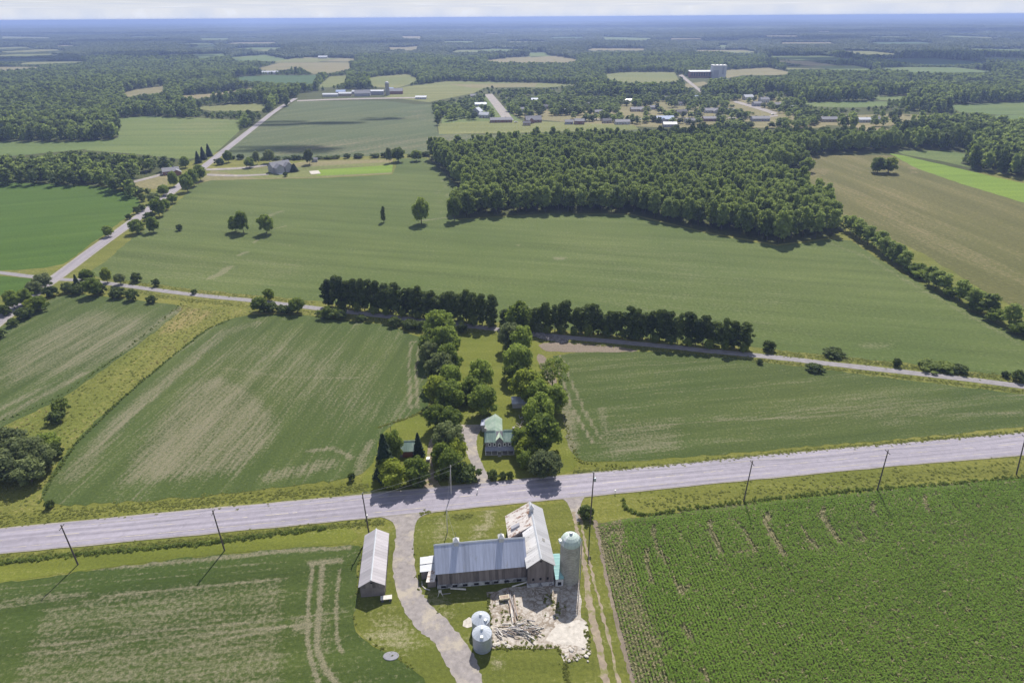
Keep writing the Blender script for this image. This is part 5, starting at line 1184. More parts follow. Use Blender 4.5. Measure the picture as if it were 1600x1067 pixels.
# low hills on the skyline, right side
b = MB()
def hill(x0, x1, y, hgt, seed):
    r = random.Random(seed); n = 40; vs = []; fs = []
    for i in range(n+1):
        t = i/n; x = x0+(x1-x0)*t; z = hgt*(sin(pi*t)**.7)*(.75+.25*sin(t*9+seed))*(.9+.1*r.random())
        for j, (dy, k) in enumerate(((-3500, 0), (-1600, .6), (0, 1), (2500, .7), (6000, 0))): vs.append((x, y+dy, z*k))
    for i in range(n):
        for j in range(4): a = i*5+j; fs.append((a, a+5, a+6, a+1))
    b.add(vs, fs)
hill(6500, 30000, 26000, 105, 1); hill(-9000, 9000, 30000, 55, 2); hill(-30000, -5000, 31000, 50, 3)
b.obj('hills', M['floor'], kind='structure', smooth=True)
# ------------------------------------------------------------ the farmstead south of the highway
M['tin'] = striped('weathered_sky_tinted_tin', (0.40, 0.43, 0.55), 0, 1.25, 0.42, 0.35, rust=(0.34, 0.34, 0.36), rth=(0.60, 0.72))  # extra blue in the base colour stands for sky light on the roof
M['tinwing'] = striped('pale_tin_roof', (0.42, 0.42, 0.45), 1, 1.25, 0.45, 0.25)
M['tinrust'] = striped('peeling_rusty_tin', (0.62, 0.58, 0.56), 1, 1.4, 0.6, 0.1, rust=(0.23, 0.13, 0.085), rth=(0.50, 0.60), var=0.15, rs=1.3)
M['tinpatch'] = striped('white_patched_tin', (0.66, 0.65, 0.66), 1, 1.4, 0.5, 0.1, rust=(0.25, 0.22, 0.24), rth=(0.60, 0.63), rs=1.1)
M['shedroof'] = striped('pale_grey_sheet_roof', (0.38, 0.36, 0.39), 1, 1.0, 0.5, 0.2)
M['board'] = striped('grey_barn_boards', (0.185, 0.160, 0.160), 0, 2.6, 0.9, 0.0, var=0.45, depth=0.05)
M['boardy'] = striped('grey_barn_boards_side', (0.185, 0.160, 0.160), 1, 2.6, 0.9, 0.0, var=0.45, depth=0.05)
M['fieldstone'] = plain('whitewashed_stone', (0.42, 0.42, 0.44), 0.9, 0.4, 1.1, bmp=0.08, dirt=(0.13, 0.13, 0.15), ds=0.7, dth=(.52, .6))
M['darkhole'] = plain('dark_opening', (0.015, 0.015, 0.018), 0.9)
M['turq'] = striped('turquoise_tin', (0.25, 0.45, 0.46), 1, 1.2, 0.5, 0.1, var=0.08)
M['galv'] = striped('galvanised_steel', (0.38, 0.42, 0.50), 2, 1.4, 0.4, 0.4, var=0.1)
M['galvroof'] = plain('galvanised_cone', (0.47, 0.51, 0.58), 0.4, 0.08, 1.0, metal=0.2)
M['stave'] = plain('silo_concrete_staves', (0.40, 0.39, 0.355), 0.9, 0.28, 0.8, bmp=0.02, dirt=(0.29, 0.285, 0.25), ds=0.35)
M['hoop'] = plain('steel_hoop', (0.25, 0.245, 0.23), 0.7)
M['domeg'] = plain('pale_green_dome', (0.44, 0.52, 0.50), 0.5, 0.08, 1.0); M['domew'] = plain('white_dome_panel', (0.62, 0.66, 0.68), 0.5, 0.08, 1.0)
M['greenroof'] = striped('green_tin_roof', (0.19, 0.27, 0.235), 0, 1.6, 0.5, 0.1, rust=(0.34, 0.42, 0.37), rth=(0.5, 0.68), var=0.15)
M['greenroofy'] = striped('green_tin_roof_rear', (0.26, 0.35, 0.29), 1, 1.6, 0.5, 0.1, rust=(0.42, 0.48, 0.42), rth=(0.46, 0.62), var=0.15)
M['ridge'] = plain('pale_ridge_cap', (0.58, 0.68, 0.52), 0.6)
M['housewall'] = plain('grey_house_wall', (0.23, 0.215, 0.245), 0.85, 0.2, 2.2)
M['porch'] = plain('grey_porch_roof', (0.28, 0.29, 0.36), 0.6, 0.15, 1.5)
M['wood'] = plain('bare_timber', (0.34, 0.27, 0.22), 0.9, 0.35, 1.5); M['woodgrey'] = plain('grey_timber', (0.33, 0.31, 0.32), 0.9, 0.35, 1.5); M['woodwhite'] = plain('whitewashed_timber', (0.58, 0.55, 0.52), 0.8, 0.2, 1.5)
M['pole'] = plain('utility_pole_wood', (0.115, 0.095, 0.085), 0.9); M['wire'] = plain('overhead_wire', (0.30, 0.30, 0.32), 0.4, metal=0.3); M['ceram'] = plain('insulator', (0.5, 0.5, 0.5), 0.3)
M['trailerc'] = plain('cream_trailer_paint', (0.58, 0.52, 0.38), 0.6)

A6 = RD(6.2); OX, OY = -18.0, 111.2
def loc(u, v): return (OX+u*cos(A6)-v*sin(A6), OY+u*sin(A6)+v*cos(A6))
t = thing('barn', 'L-shaped grey board barn with bluish tin roof, roof vents and a rusty cross wing', 'barn', (OX, OY, 0), A6)
# main range, ridge along u
b = MB(); b.prismx([(0.35, 1.1), (9.1, 1.1), (9.1, 5.3), (4.7, 9.3), (0.35, 5.3)], 0.35, 21.2); b.obj('wall', M['board'], t)
b = MB(); b.prismx([(0.15, 0), (9.25, 0), (9.25, 1.15), (0.15, 1.15)], 0.15, 21.2); b.obj('stone_foundation', M['fieldstone'], t)
r_ = random.Random(3)
for i in range(8):
    u = 1.2+i*2.5+r_.uniform(-.3, .3); MB().box(u, u+1.1, 0.05, 0.14, 0.35, 0.95).obj('stable_window', M['darkhole'], t)
MB().box(2.4, 3.4, 0.28, 0.36, 1.2, 3.3).obj('door', M['board'], t)
for (u0, u1, dz) in ((-.15, 6.9, 0.0), (6.93, 13.9, 0.025), (13.93, 21.35, 0.0)):
    for s in (0, 1):
        b = MB(); ev = (u0, -0.2, 4.98+.12+dz) if s == 0 else (u0, 9.6, 4.98+.12+dz)
        q = [(u0, 4.7, 9.35+.12+dz), (u1, 4.7, 9.35+.12+dz), (u1, ev[1], ev[2]), (u0, ev[1], ev[2])]
        b.slab(q if s == 1 else q[::-1], 0.1); b.obj('roof_panel', M['tin'], t)
MB().prismx([(4.45, 9.36), (4.7, 9.62), (4.95, 9.36)], -.2, 21.35).obj('ridge_cap', M['r_white'], t)
for u in (5.1, 15.7):
    b = MB(); b.box(u-.55, u+.55, 4.15, 5.25, 8.7, 10.35); v_ = b.obj('roof_vent', M['w_white'], t)
    b = MB(); b.add([(u-.75, 3.95, 10.35), (u+.75, 3.95, 10.35), (u+.75, 5.45, 10.35), (u-.75, 5.45, 10.35), (u, 4.7, 11.35)], [(0, 1, 4), (1, 2, 4), (2, 3, 4), (3, 0, 4), (3, 2, 1, 0)]); b.obj('vent_cap', M['tinpatch'], v_)
    MB().tube([(u, 4.7, 11.2), (u, 4.7, 12.6)], .05, 5).obj('lightning_rod', M['hoop'], v_)
# cross wing, ridge along v at u = 24.3
def zr(u): return 8.75 if abs(u-24.3) < 1e-6 else (8.75-(24.3-u)*.76 if u < 24.3 else 8.75-(u-24.3)*.76)
b = MB(); b.prism([(21.25, 1.1), (27.35, 1.1), (27.35, 6.35), (24.3, 8.65), (21.25, 6.35)], -1.7, 9.4); b.obj('wing_wall', M['board'], t)
b = MB(); b.prism([(21.1, 0), (27.5, 0), (27.5, 1.15), (21.1, 1.15)], -1.9, 17.7); b.obj('wing_foundation', M['fieldstone'], t)
MB().box(24.1, 24.5, -1.76, -1.69, 7.6, 8.0).obj('gable_hole', M['darkhole'], t)
for u in (22.3, 24.0, 25.7): MB().box(u, u+.5, -1.76, -1.69, 2.0, 2.7).obj('wing_window', M['darkhole'], t)
b = MB(); b.prism([(18.3, 0), (27.35, 0), (27.35, 6.35), (24.3, 8.65), (18.3, 4.9)], 9.4, 17.4); b.obj('rear_wall', M['boardy'], t)
def wslab(u0, z0, u1, z1, v0, v1, m, nm, dz=0.12):
    b = MB(); b.slab([(u0, v0, z0+dz), (u0, v1, z0+dz), (u1, v1, z1+dz), (u1, v0, z1+dz)][::-1], .1); return b.obj(nm, m, t)
for v0, v1, dz in ((-2.0, 4.4, .12), (4.43, 10.9, .145), (10.93, 17.8, .12)): wslab(24.3, 8.75, 27.7, 6.2, v0, v1, M['tinwing'], 'roof_panel', dz)
wslab(20.9, 6.15, 24.3, 8.75, -2.0, 2.2, M['tinpatch'], 'patched_roof_panel', .12)
wslab(21.36, 6.55, 24.3, 8.75, 2.22, 9.6, M['tinpatch'], 'patched_roof_panel', .13)
wslab(17.9, 4.65, 24.3, 8.75, 9.62, 13.7, M['tinrust'], 'rusty_roof_panel', .12); wslab(17.9, 4.65, 24.3, 8.75, 13.73, 17.8, M['tinrust'], 'rusty_roof_panel', .145)
MB().prism([(24.05, 8.8), (24.3, 9.05), (24.55, 8.8)], -2.0, 17.8).obj('ridge_cap', M['r_white'], t)
b = MB(); b.box(23.85, 24.75, 14.0, 15.0, 8.5, 9.9); v_ = b.obj('roof_vent', M['w_white'], t)
b = MB(); b.add([(23.7, 13.8, 9.9), (24.9, 13.8, 9.9), (24.9, 15.2, 9.9), (23.7, 15.2, 9.9), (24.3, 14.5, 10.8)], [(0, 1, 4), (1, 2, 4), (2, 3, 4), (3, 0, 4), (3, 2, 1, 0)]); b.obj('vent_cap', M['tinpatch'], v_)
b = MB(); b.slab([(18.9, 11.6, 5.95), (21.0, 11.6, 7.1), (21.0, 12.6, 7.1), (18.9, 12.6, 5.95)], .5); b.obj('roof_hatch', M['w_grey'], t)
b = MB(); b.slab([(25.6, 4.8, 8.0), (26.2, 4.7, 7.6), (26.3, 5.6, 7.55), (25.7, 5.7, 7.95)], .08); b.obj('loose_sheet', M['hoop'], t)
# lean-to sheds on the west end
t = thing('milk_house', 'small white roofed lean-to at the west end of the barn', 'shed', (*loc(-3.7, 3.4), 0), A6)
MB().box(0.15, 3.6, 0.2, 4.1, 0, 2.5).obj('wall', M['boardy'], t); b = MB(); b.slab([(-.1, 0, 2.65), (3.8, 0, 2.75), (3.8, 4.3, 3.3), (-.1, 4.3, 3.1)], .14); b.obj('roof', M['r_white'], t); MB().box(.1, .15, 1.2, 2.3, 0, 2.0).obj('door', M['trim'], t)
MB().box(-.1, 3.8, 2.1, 2.2, 3.0, 3.12).obj('roof_seam', M['tinwing'], t)
t = thing('lean_to', 'low rusty roofed lean-to tucked against the barn\'s west corner', 'shed', (*loc(-2.3, 0.3), 0), A6)
MB().box(0.2, 2.2, .6, 3.0, 0, 2.1).obj('wall', M['boardy'], t); b = MB(); b.slab([(-.1, .3, 2.15), (1.9, .1, 2.3), (2.35, 1.6, 3.0), (2.3, 3.1, 3.1), (.5, 3.1, 2.6)], .1); b.obj('roof', M['tinrust'], t)
t = thing('trough', 'white trough standing behind the milk house', 'trough', (*loc(-1.8, 9.0), 0), A6)
b = MB(); b.box(0, 3.2, 0, 1.2, .2, .9); b.obj('tank', M['w_white'], t); MB().box(.2, 3.0, .2, 1.0, .9, .93).obj('water', M['glass'], t)
for u in (.2, 2.8): MB().box(u, u+.2, .1, 1.1, 0, .2).obj('skid', M['wood'], t)
# link and silo
t = thing('feed_room', 'narrow turquoise roofed feed room between barn and silo', 'shed', (*loc(27.7, -2.4), 0), A6)
b = MB(); b.box(0.1, 1.9, 0.1, 5.6, 0, 2.3); b.obj('wall', M['w_white'], t); b = MB(); b.slab([(0, 0, 2.5), (2.0, 0, 2.4), (2.0, 6, 4.5), (0, 6, 4.6)], .12); b.obj('roof', M['turq'], t); MB().box(.6, 1.4, .04, .1, .4, 1.4).obj('hatch', M['darkhole'], t)
SX, SY = 13.25, 114.4
t = thing('silo', 'tall concrete stave silo with pale green dome beside the barn', 'silo', (SX, SY, 0))
MB().lathe([(2.3, 0), (2.3, 11.6)], 40).obj('tower', M['stave'], t, smooth=False)
for i in range(22): MB().lathe([(2.3, .35+i*.52), (2.345, .37+i*.52), (2.345, .43+i*.52), (2.3, .45+i*.52)], 32).obj('hoop', M['hoop'], t)
n = 16
prof = [(2.42, 11.5), (2.42, 11.65), (2.3, 12.3), (1.95, 12.95), (1.4, 13.45), (.75, 13.75), (.3, 13.85)]
for j in range(n):
    a0, a1 = 2*pi*j/n+.008, 2*pi*(j+1)/n-.008; b = MB(); vs = []
    for (r0, z0) in prof: vs += [(r0*cos(a0), r0*sin(a0), z0), (r0*cos(a1), r0*sin(a1), z0)]
    b.add(vs, [(2*i, 2*i+1, 2*i+3, 2*i+2) for i in range(len(prof)-1)]); b.obj('dome_panel', M['domew'] if j in (5, 9) else M['domeg'], t)
MB().lathe([(2.38, 11.45), (2.36, 11.6), (2.22, 12.28), (1.87, 12.9), (1.3, 13.4), (.3, 13.78), (.05, 13.8)], 24).obj('dome_lining', M['domeg'], t)
MB().lathe([(.38, 13.75), (.38, 14.15), (.2, 14.3)], 12).obj('dome_vent', M['galv'], t)
b = MB(); b.box(-.45, .45, -2.85, -2.3, 12.0, 12.8); o = b.obj('dormer', M['domew'], t); o.rotation_euler = (0, 0, RD(-75))
b = MB(); b.tube([(2.55, -.4, 0), (2.55, -.4, 12.2), (2.0, -.3, 13.2)], .12, 8); b.obj('fill_pipe', M['galv'], t)
b = MB(); b.box(-.35, .35, 2.28, 2.75, .8, 11.8); b.obj('ladder_chute', M['stave'], t)
# grain bins
def bin_(px, py, dia, h, ch, label, extra):
    x, y = G(px, py, h); t = thing('grain_bin', label, 'grain bin', (x, y, 0), extra); R_ = dia/2
    n = int(h/0.82)
    for i in range(n): MB().lathe([(R_, i*.82), (R_+.03, i*.82+.2), (R_, i*.82+.41), (R_+.03, i*.82+.62), (R_, i*.82+.81)], 32).obj('wall_ring', M['galv'], t)
    top = n*.82
    for j in range(14):
        a0, a1 = 2*pi*j/14+.01, 2*pi*(j+1)/14-.01; b = MB()
        b.add([((R_+.12)*cos(a0), (R_+.12)*sin(a0), top-.02), ((R_+.12)*cos(a1), (R_+.12)*sin(a1), top-.02), (.25*cos(a1), .25*sin(a1), top+ch), (.25*cos(a0), .25*sin(a0), top+ch)], [(0, 1, 2, 3)])
        b.obj('roof_panel', M['galvroof'], t)
    MB().lathe([(R_+.06, top-.06), (.2, top+ch-.05), (.02, top+ch-.04)], 24).obj('roof_lining', M['galvroof'], t)
    MB().lathe([(.28, top+ch-.05), (.28, top+ch+.22), (.18, top+ch+.34)], 12).obj('roof_cap', M['domew'], t)
    b = MB(); b.box(-.3, .3, -R_*.85, -R_*.55, top+ch*.25, top+ch*.6); b.obj('roof_hatch', M['domew'], t)
    b = MB(); b.tube([(R_+.12, .3, .2), (R_+.12, .3, top)], .05, 5); b.tube([(R_+.12, -.1, .2), (R_+.12, -.1, top)], .05, 5)
    for i in range(int(top/.4)): b.tube([(R_+.12, .3, .4+i*.4), (R_+.12, -.1, .4+i*.4)], .025, 4)
    b.obj('ladder', M['hoop'], t); return t
bin_(751, 964, 3.9, 3.6, 1.0, 'farther of the two round galvanised grain bins, with dark openings in its cone', 0.9)
bin_(753, 987, 4.0, 4.4, 1.1, 'nearer of the two round galvanised grain bins, closest to the lane', 0.0)
# implement shed
x, y = G(561, 936); A7 = RD(6.3)
t = thing('implement_shed', 'long narrow shed with pale grey ridged roof and dark gable end', 'shed', (-35.5, 109.0, 0), A7)
b = MB(); b.prism([(0.2, 0), (5.7, 0), (5.7, 3.3), (2.95, 5.0), (0.2, 3.3)], .15, 16.6); b.obj('wall', M['board'], t)
for v0, v1 in ((-.1, 5.5), (5.53, 11.1), (11.13, 16.9)):
    for s in (-1, 1):
        b = MB(); q = [(2.95, v0, 5.2), (2.95, v1, 5.2), (2.95+s*3.05, v1, 3.32), (2.95+s*3.05, v0, 3.32)]; b.slab(q if s < 0 else q[::-1], .1); b.obj('roof_panel', M['shedroof'], t)
MB().prism([(2.75, 5.2), (2.95, 5.38), (3.15, 5.2)], -.1, 16.9).obj('ridge_cap', M['r_white'], t)
MB().box(2.7, 3.2, .08, .16, 4.0, 4.4).obj('gable_hole', M['darkhole'], t)
for k in range(2): MB().box(.5+k*2.6, 2.8+k*2.6, .09, .15, .05, 2.6).obj('shed_door', M['boardy'], t)
for i in range(4): MB().box(5.7, 5.76, 1+i*4, 3.4+i*4, .1, 2.5).obj('side_door', M['boardy'], t)
# flat wagon beside the shed
x, y = G(604, 937); t = thing('hay_wagon', 'low flat wagon with pale deck parked by the shed\'s corner', 'wagon', (x, y, 0), .15)
MB().box(-1.3, 1.3, -.6, .6, .75, .88).obj('deck', M['woodwhite'], t)
for sx in (-.9, .9):
    for sy in (-.6, .5): MB().tube([(sx, sy, .35), (sx, sy+.14, .35)], .35, 10).obj('wheel', M['r_dark'], t)
MB().box(-1.1, 1.1, -.1, .1, .6, .75).obj('beam', M['wood'], t)
x, y = G(788, 937); t = thing('box_trailer', 'cream box trailer at the shade edge of the barn yard', 'trailer', (x, y, 0), .18)
MB().box(-1.1, 1.1, -.55, .55, .5, 1.0).obj('box', M['trailerc'], t); MB().box(-.95, .95, -.42, .42, 1.0, 1.02).obj('load', M['wood'], t)
for sy in (-.72, .58): MB().tube([(0, sy, .32), (0, sy+.14, .32)], .32, 10).obj('wheel', M['r_dark'], t)
MB().tube([(-1.1, 0, .55), (-2.0, 0, .45)], .05, 5).obj('drawbar', M['hoop'], t)
x, y = G(688, 930); t = thing('farm_implement', 'small white A-frame implement standing in the barn\'s shade', 'implement', (x, y, 0), .2)
for s in (-.6, .6): MB().tube([(s, -.3, 0), (0, 0, 1.6), (s*.7, .5, 0)], .07, 5).obj('leg', M['woodwhite'], t)
MB().tube([(.2, 0, .35), (2.4, -.1, .3)], .08, 5).obj('drawbar', M['woodgrey'], t); MB().box(-.35, .35, -.2, .2, 1.0, 1.5).obj('panel', M['woodwhite'], t)
def beam(p0, p1, z0, z1, r, m, name, label, cat, group=None):
    a, b_ = G(*p0), G(*p1); L_ = hypot(b_[0]-a[0], b_[1]-a[1]); t = MB(); t.tube([(a[0], a[1], z0), (b_[0], b_[1], z1)], r, 5); return t.obj(name, m, None, label=label, cat=cat, group=group)
beam((704, 920.5), (728, 922), .35, .35, .22, M['woodwhite'], 'white_pipe', 'white pipe lying along the barn foundation in the shade', 'pipe')
beam((800, 921), (846, 908), 1.0, 1.2, .16, M['woodwhite'], 'fence_rail', 'long pale rail fence beam leaning out from the barn wall', 'rail')
b = MB(); b.tube([(*G(659, 909), .12), (*G(660, 916), .12), (*G(664, 920), .12), (*G(672, 922), .12)], .16, 5); b.obj('kerb_ring', M['cleanconc'], None, label='curved pale kerb on the grass at the barn\'s west corner', cat='kerb')
TB = 'timbers heaped on the broken concrete yard'
r_ = random.Random(12)
for i in range(16):
    a = 796+r_.uniform(-6, 8); c = 803+r_.uniform(-5, 8); y0 = 921+r_.uniform(0, 18); y1 = y0+r_.uniform(26, 48)
    beam((a, y0), (c, min(y1, 984)), .2+r_.uniform(0, .5), .15+r_.uniform(0, .4), r_.uniform(.09, .16), r_.choice([M['wood'], M['woodgrey'], M['woodwhite'], M['wood']]), 'timber', 'long timber in the narrow stack running from the barn across the concrete yard', 'timber', TB)
for i in range(70):
    a = 770+r_.uniform(0, 62); y0 = 985+r_.gauss(0, 5); ang = r_.gauss(.15, .45); ln = r_.uniform(7, 20)
    beam((a, y0), (a+ln*cos(ang), y0+ln*sin(ang)*.8), .15+r_.uniform(0, .7), .15+r_.uniform(0, .8), r_.uniform(.07, .14), r_.choice([M['wood'], M['woodgrey'], M['woodwhite'], M['hoop']]), 'timber', 'broken timber in the untidy heap beside the grain bins', 'timber', 'broken timbers in the heap by the grain bins')
beam((837, 992), (846, 984), .3, .8, .14, M['hoop'], 'timber', 'dark timber sticking out at the right end of the broken heap', 'timber')
for i in range(26):   # loose lumps of concrete along the broken edge
    px = r_.choice([r_.uniform(884, 924), r_.uniform(768, 800)]); py = r_.uniform(1012, 1034) if px > 850 else r_.uniform(1000, 1012)
    x, y = G(px, py); V_, F_ = ICO1; s = r_.uniform(.25, .6); V2 = V_*np.array([s, s*r_.uniform(.6, 1), s*.45])*(1+rng.uniform(-.25, .25, (len(V_), 1)))
    o = link('concrete_lump', mesh_np('concrete_lump', V2, F_, (M['cleanconc'],)), None, (x, y, .2), r_.uniform(0, 6), label='loose pale lump of broken concrete by the %s' % ('broken corner of the yard' if px > 850 else 'heap of timbers' if px > 700 else 'bend of the farm lane'), cat='rubble', group='loose lumps of broken concrete')
# old well slab
x, y = G(611, 1025); b = MB(); b.lathe([(1.75, 0), (1.75, .22), (1.65, .28)], 20); o = b.obj('well_cover', M['r_grey'], None, label='round flat grey slab on the grass corner beside the bean field', cat='slab'); o.location = (x, y, 0.04); o.scale = (.95, .62, .6)

# ------------------------------------------------------------ farmhouse
t = thing('farmhouse', 'grey farmhouse with green tin roof, centre gable and five upper windows', 'house', (-8.6, 164.6, 0), RD(1.5))
b = MB(); b.prismx([(0.3, 0), (5.6, 0), (5.6, 4.2), (2.95, 6.1), (0.3, 4.2)], .25, 9.05); b.obj('wall', M['housewall'], t)
for (u0, u1, s) in ((0, 3.62, 0), (5.58, 9.3, 0), (0, 2.2, 1), (6.3, 9.3, 1)):
    b = MB(); q = [(u0, 2.95, 6.32), (u1, 2.95, 6.32), (u1, -.15 if s == 0 else 6.05, 4.1), (u0, -.15 if s == 0 else 6.05, 4.1)]; b.slab(q if s else q[::-1], .12); b.obj('roof_panel', M['greenroof'], t)
for u0, u1 in ((-.05, 3.3), (5.9, 9.35)): MB().prismx([(2.7, 6.32), (2.95, 6.6), (3.2, 6.32)], u0, u1).obj('ridge_cap', M['ridge'], t)
# centre gable on the front
b = MB(); b.prism([(3.7, 3.4), (5.5, 3.4), (5.5, 4.7), (4.6, 5.75), (3.7, 4.7)], .22, 3.0); b.obj('centre_gable', M['housewall'], t)
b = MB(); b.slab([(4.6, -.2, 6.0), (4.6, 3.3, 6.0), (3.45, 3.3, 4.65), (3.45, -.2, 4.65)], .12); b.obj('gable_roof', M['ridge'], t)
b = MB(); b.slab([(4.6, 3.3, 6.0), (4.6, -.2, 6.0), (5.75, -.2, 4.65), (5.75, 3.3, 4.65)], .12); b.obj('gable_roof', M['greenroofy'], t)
def arch_window(u, y, z, w, h):
    f = MB(); pts = [(u-w/2, z), (u+w/2, z), (u+w/2, z+h*.75), (u+w*.3, z+h*.94), (u, z+h), (u-w*.3, z+h*.94), (u-w/2, z+h*.75)]; f.prism(pts, y-.07, y); o = f.obj('window', M['trim'], t)
    k = .62; cz = z+h*.48; p2 = [(u+(a-u)*k, cz+(c-cz)*k*1.05) for a, c in pts]; MB().prism(p2, y-.1, y-.07).obj('pane', M['glass'], o)
for u in (1.55, 3.05, 4.6, 6.15, 7.7): arch_window(u, .3 if u != 4.6 else .22, 2.35 if u != 4.6 else 2.15, .85, 1.35)
b = MB(); b.slab([(.1, -1.3, 1.75), (9.1, -1.3, 1.75), (9.1, .3, 2.15), (.1, .3, 2.15)], .1); b.obj('porch_roof', M['porch'], t)
for u in (.3, 2.1, 3.9, 5.3, 7.1, 8.9): MB().box(u-.07, u+.07, -1.2, -1.06, .2, 1.72).obj('porch_post', M['trim'], t)
MB().box(.1, 9.1, -1.3, .3, 0, .22).obj('porch_floor', M['stone'], t); MB().box(4.0, 5.1, -2.0, -1.3, 0, .12).obj('step', M['stone'], t)
d_ = MB().box(4.15, 5.05, .2, .3, .22, 1.7).obj('door', M['trim'], t)
for u in (1.5, 3.0, 6.2, 7.7): window(t, u, .3, .55, .9, 1.0, 'y', -1)
window(t, .25, 2.9, 2.6, .9, 1.2, 'x', -1); window(t, 9.05, 2.9, 2.6, .9, 1.2, 'x', 1)
for u in (.35, 8.95):
    c = MB().box(u-.3, u+.3, 2.6, 3.3, 5.6, 7.3).obj('chimney', M['stone'], t)
# rear wing: wide west slope
b = MB(); b.prism([(.3, 0), (5.3, 0), (5.3, 3.7), (3.4, 5.3), (.3, 3.2)], 5.6, 13.2); b.obj('rear_wall', M['w_white'], t)
b = MB(); b.slab([(3.4, 2.9, 5.95), (3.4, 13.5, 5.6), (.0, 13.5, 3.35), (.0, 3.9, 3.5)], .12); b.obj('rear_roof', M['greenroofy'], t)
b = MB(); b.slab([(3.4, 13.5, 5.6), (3.4, 2.9, 5.95), (5.6, 3.2, 4.0), (5.6, 13.5, 3.7)], .12); b.obj('rear_roof', M['greenroofy'], t)
b = MB(); b.slab([(-1.4, 11.4, 2.6), (.4, 10.9, 3.1), (2.6, 14.4, 3.9), (1.0, 15.2, 3.2), (-1.2, 14.6, 2.6)], .12); b.obj('lean_to_roof', M['tin'], t)
MB().box(-1.1, 1.5, 11.5, 14.2, 0, 2.5).obj('lean_to_wall', M['w_white'], t); b = MB(); b.slab([(2.6, 13.4, 4.9), (3.6, 13.2, 5.4), (4.6, 14.4, 4.5), (3.3, 14.9, 4.3)], .1); b.obj('patched_sheet', M['tinpatch'], t)
for v in (7, 9.5): window(t, .3, v, 1.0, .9, 1.2, 'x', -1)
# garage with green roof
x, y = G(637, 708); t = thing('garage', 'small garage with plain green tin roof half hidden by trees', 'garage', (-34.6, 162.6, 0), RD(3))
b = MB(); b.prismx([(0.2, 0), (5.2, 0), (5.2, 2.3), (2.7, 4.0), (.2, 2.3)], .2, 5.4); b.obj('wall', M['housewall'], t)
for s in (0, 1):
    b = MB(); q = [(-.1, 2.7, 4.25), (5.7, 2.7, 4.25), (5.7, -.15 if s == 0 else 5.6, 2.25), (-.1, -.15 if s == 0 else 5.6, 2.25)]; b.slab(q if s else q[::-1], .12); b.obj('roof_panel', M['greenroof'], t)
MB().prismx([(2.5, 4.24), (2.7, 4.45), (2.9, 4.24)], -.15, 5.75).obj('ridge_cap', M['ridge'], t); MB().box(1, 4.2, .12, .2, .05, 2.0).obj('garage_door', M['door'], t)
# small shed in the right tree column
x, y = G(800, 638); t = thing('garden_shed', 'little shed with dark blue roof and pale west slope, under the right trees', 'shed', (x, y, 0), RD(4))
b = MB(); b.prismx([(0, 0), (4.2, 0), (4.2, 2.0), (2.4, 3.2), (0, 2.0)], .2, 6.3); b.obj('wall', M['w_grey'], t)
b = MB(); b.slab([(-.1, 2.4, 3.35), (6.5, 2.4, 3.35), (6.5, -.3, 1.95), (-.1, -.3, 1.95)][::-1], .1); b.obj('roof', M['tin'], t)
b = MB(); b.slab([(-.1, 2.4, 3.35), (6.5, 2.4, 3.35), (6.5, 4.5, 1.95), (-.1, 4.5, 1.95)], .1); b.obj('roof', M['tinpatch'], t)
for i in range(14):
    a = 802+r_.uniform(-2, 16); y0 = 652+r_.uniform(0, 16)
    beam((a, y0), (a+r_.uniform(-5, 7), y0+r_.uniform(-4, 4)), .15, .2+r_.uniform(0, .7), r_.uniform(.08, .16), r_.choice([M['wood'], M['woodgrey'], M['woodwhite']]), 'scrap_timber', 'old board in the scrap heap between farmhouse and right trees', 'timber', 'scrap heap boards behind the farmhouse')
x, y = G(669, 722); t = thing('cabinet', 'narrow dark cabinet with a white top beside the dirt drive', 'cabinet', (x, y, .08), 0)
MB().box(-.5, .5, -.8, .8, 0, 1.1).obj('body', M['r_dark'], t); b = MB(); b.slab([(-.52, -.3, 1.28), (.52, -.3, 1.28), (.52, .9, 1.22), (-.52, .9, 1.22)], .15); b.obj('lid', M['trim'], t)
x, y = G(611, 676); MB().tube([(x, y, 0), (x, y, 2.4)], .09, 6).obj('gate_post', M['pole'], None, label='short dark post at the bean field edge behind the garage', cat='post')

# ------------------------------------------------------------ utility poles and wires
PL = [((122, 882), (95, 820), 'leftmost utility pole in view, left of the highway bean field'), ((351, 860), (332, 797), 'utility pole second from the left along the near side of the highway'), ((577, 836), (566, 771), 'utility pole beside the long grey shed'),
      ((922, 817), (928, 738), 'tallest utility pole, by the farm track east of the silo'), ((1162, 783), (1176, 720), 'utility pole at the ditch above the corn, left of two'), ((1370, 768), (1388, 703), 'utility pole at the ditch above the corn, right of two'), ((1588, 741), (1603, 680), 'utility pole cut by the right frame edge')]
def pole_h(b_, ty):
    x, y = G(*b_); lo, hi = 0, 40
    for _ in range(40):
        m_ = (lo+hi)/2; zz = m_-H; fw = y*cos(PITCH)-zz*sin(PITCH); up = y*sin(PITCH)+zz*cos(PITCH); c, s = cos(ROLL), sin(ROLL)
        v = (x/fw)*s+(up/fw)*c
        if 533.5-FPX*v > ty: lo = m_
        else: hi = m_
    return lo
TOPS = []
